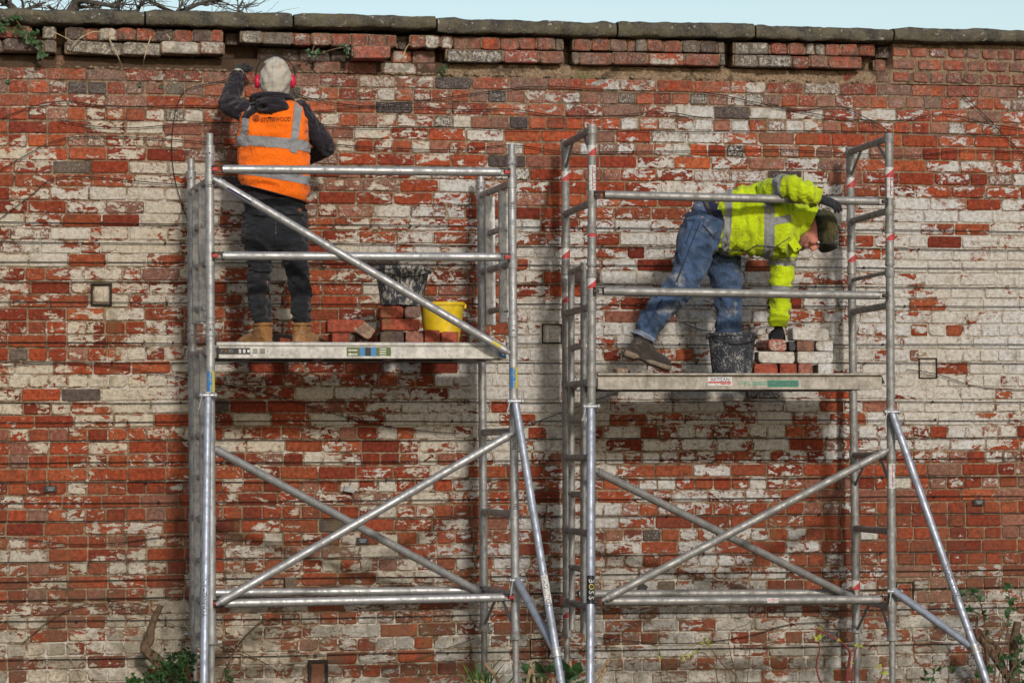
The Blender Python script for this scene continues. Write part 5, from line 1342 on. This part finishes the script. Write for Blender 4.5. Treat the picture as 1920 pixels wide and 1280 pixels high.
for pts, r_ in (([(1915, 1300), (1870, 1240), (1845, 1205), (1828, 1192)], .028), ([(1880, 1250), (1872, 1215), (1850, 1195), (1842, 1183)], .020), ([(1905, 1290), (1900, 1220), (1908, 1165)], .034), ([(1830, 1190), (1832, 1155)], .009)):
    ps = smooth_path([W(x, y, -.45) for x, y in pts], 4); m.path(ps, [r_*(1-.35*i/len(ps)) for i in range(len(ps))], 9)
m.v = [q+Vector((1, .5, 1))*.005*nz(q, 22) for q in m.v]; m.build('branch', MT['stem'], E)
shrub('leafy_shoot', 1780, -.7, [([(1780, 1255), (1783, 1262), (1785, 1250)], .004), ([(1750, 1270), (1762, 1255)], .004), ([(1735, 1275), (1740, 1262)], .003)], 'short leafy shoots below the right stabiliser', 'leaf', .05, 5)
shrub('red_stemmed_shrub', 1590, -2.2, [([(1590, 1255), (1590, 1215), (1545, 1185), (1520, 1178)], .011), ([(1600, 1240), (1612, 1205)], .007), ([(1535, 1270), (1537, 1215), (1530, 1195)], .007), ([(1650, 1275), (1652, 1240)], .006)], 'red stemmed shrub rising in front of the right tower base', 'autumn', .045, 3, 'redstem')
shrub('rose_shoots', 1330, -1.9, [([(1380, 1280), (1355, 1245), (1325, 1205), (1318, 1195)], .006), ([(1345, 1275), (1330, 1235), (1315, 1222), (1290, 1230)], .004), ([(1240, 1275), (1270, 1240), (1310, 1205), (1372, 1165)], .003), ([(1260, 1280), (1245, 1240), (1235, 1225)], .003)], 'tangle of thin shoots at the foot of the wall inside the right tower', 'autumn', .035, 3, 'stem')
shrub('climber', 1400, -.1, [([(1365, 1200), (1400, 1170), (1412, 1160), (1395, 1135)], .003), ([(1405, 1230), (1410, 1170), (1425, 1155)], .003)], 'thin leafless climber on the wall inside the right tower', 'autumn', .02, 1, 'stem')
shrub('green_sprig', 420, -.3, [([(425, 1270), (422, 1262)], .004), ([(430, 1285), (432, 1275)], .004)], 'small bright green sprig at the foot of the left tower ladder', 'leaf', .045, 8)
# ================================================================ bare tree behind the wall
TY = 3.2; tb_ = W(128, 60, TY); T = thing('bare_tree', Vector((tb_.x-.2, TY, 0)), 'bare winter tree behind the upper left end of the wall', 'tree')
fork = W(128, 110, TY)
MB().path(smooth_path([Vector((tb_.x-.2, TY, -.05)), Vector((tb_.x-.25, TY, 1.6)), Vector((tb_.x-.15, TY, 3.0)), fork], 6), [.16-.0045*i for i in range(19)], 14).build('trunk', MT['bark'], T)
rt_ = random.Random(5)
def twig(p, d, L, r_, dep, m):
    pts = [p]; n = 5
    for i in range(n):
        d = (d+Vector((rt_.uniform(-1, 1), rt_.uniform(-.5, .5), rt_.uniform(-.7, .8)))*.32).normalized(); pts.append(pts[-1]+d*L/n)
    m.path(pts, [r_*(1-.6*i/n) for i in range(n+1)], 6)
    if dep:
        for k in range(3 if dep > 1 else 2):
            i = rt_.randint(1, n); a = (d+Vector((rt_.uniform(-1, 1), rt_.uniform(-.4, .4), rt_.uniform(-.4, 1)))*.9).normalized(); twig(pts[i], a, L*rt_.uniform(.4, .7), r_*.5, dep-1, m)
for pts, r_ in (([(128, 110), (130, 40), (140, 12), (150, -10), (170, -60)], .055), ([(128, 100), (60, 60), (30, 22), (10, 5), (-30, -10)], .04), ([(132, 60), (143, 8), (175, 5), (205, 10), (225, 2), (260, -20)], .022), ([(128, 100), (200, 70), (251, 28), (262, 12), (272, 0)], .022),
    ([(128, 105), (230, 80), (330, 26), (345, 20), (372, 8), (395, 2), (415, 0)], .024), ([(330, 26), (290, 8), (275, -5)], .016), ([(128, 105), (300, 90), (435, 32), (446, 18), (455, 2)], .016), ([(10, 30), (30, 25), (60, 14), (85, 5)], .018), ([(90, 12), (105, 20), (130, 21)], .012), ([(330, 24), (340, 10), (345, -10)], .012), ([(250, 28), (225, 20), (215, 4)], .010)):
    ps = smooth_path([W(x, y, TY+rt_.uniform(-.15, .15)) for x, y in pts], 5); m = MB()
    m.path(ps, [r_*(1-.6*i/len(ps)) for i in range(len(ps))], 8)
    for k in range(9):
        i = rt_.randint(len(ps)//3, len(ps)-2); d = (ps[i+1]-ps[i]).normalized(); twig(ps[i], (d+rv()*.8).normalized(), rt_.uniform(.15, .4), max(.005, r_*.3), 2, m)
    m.build('branch', MT['bark'], T)
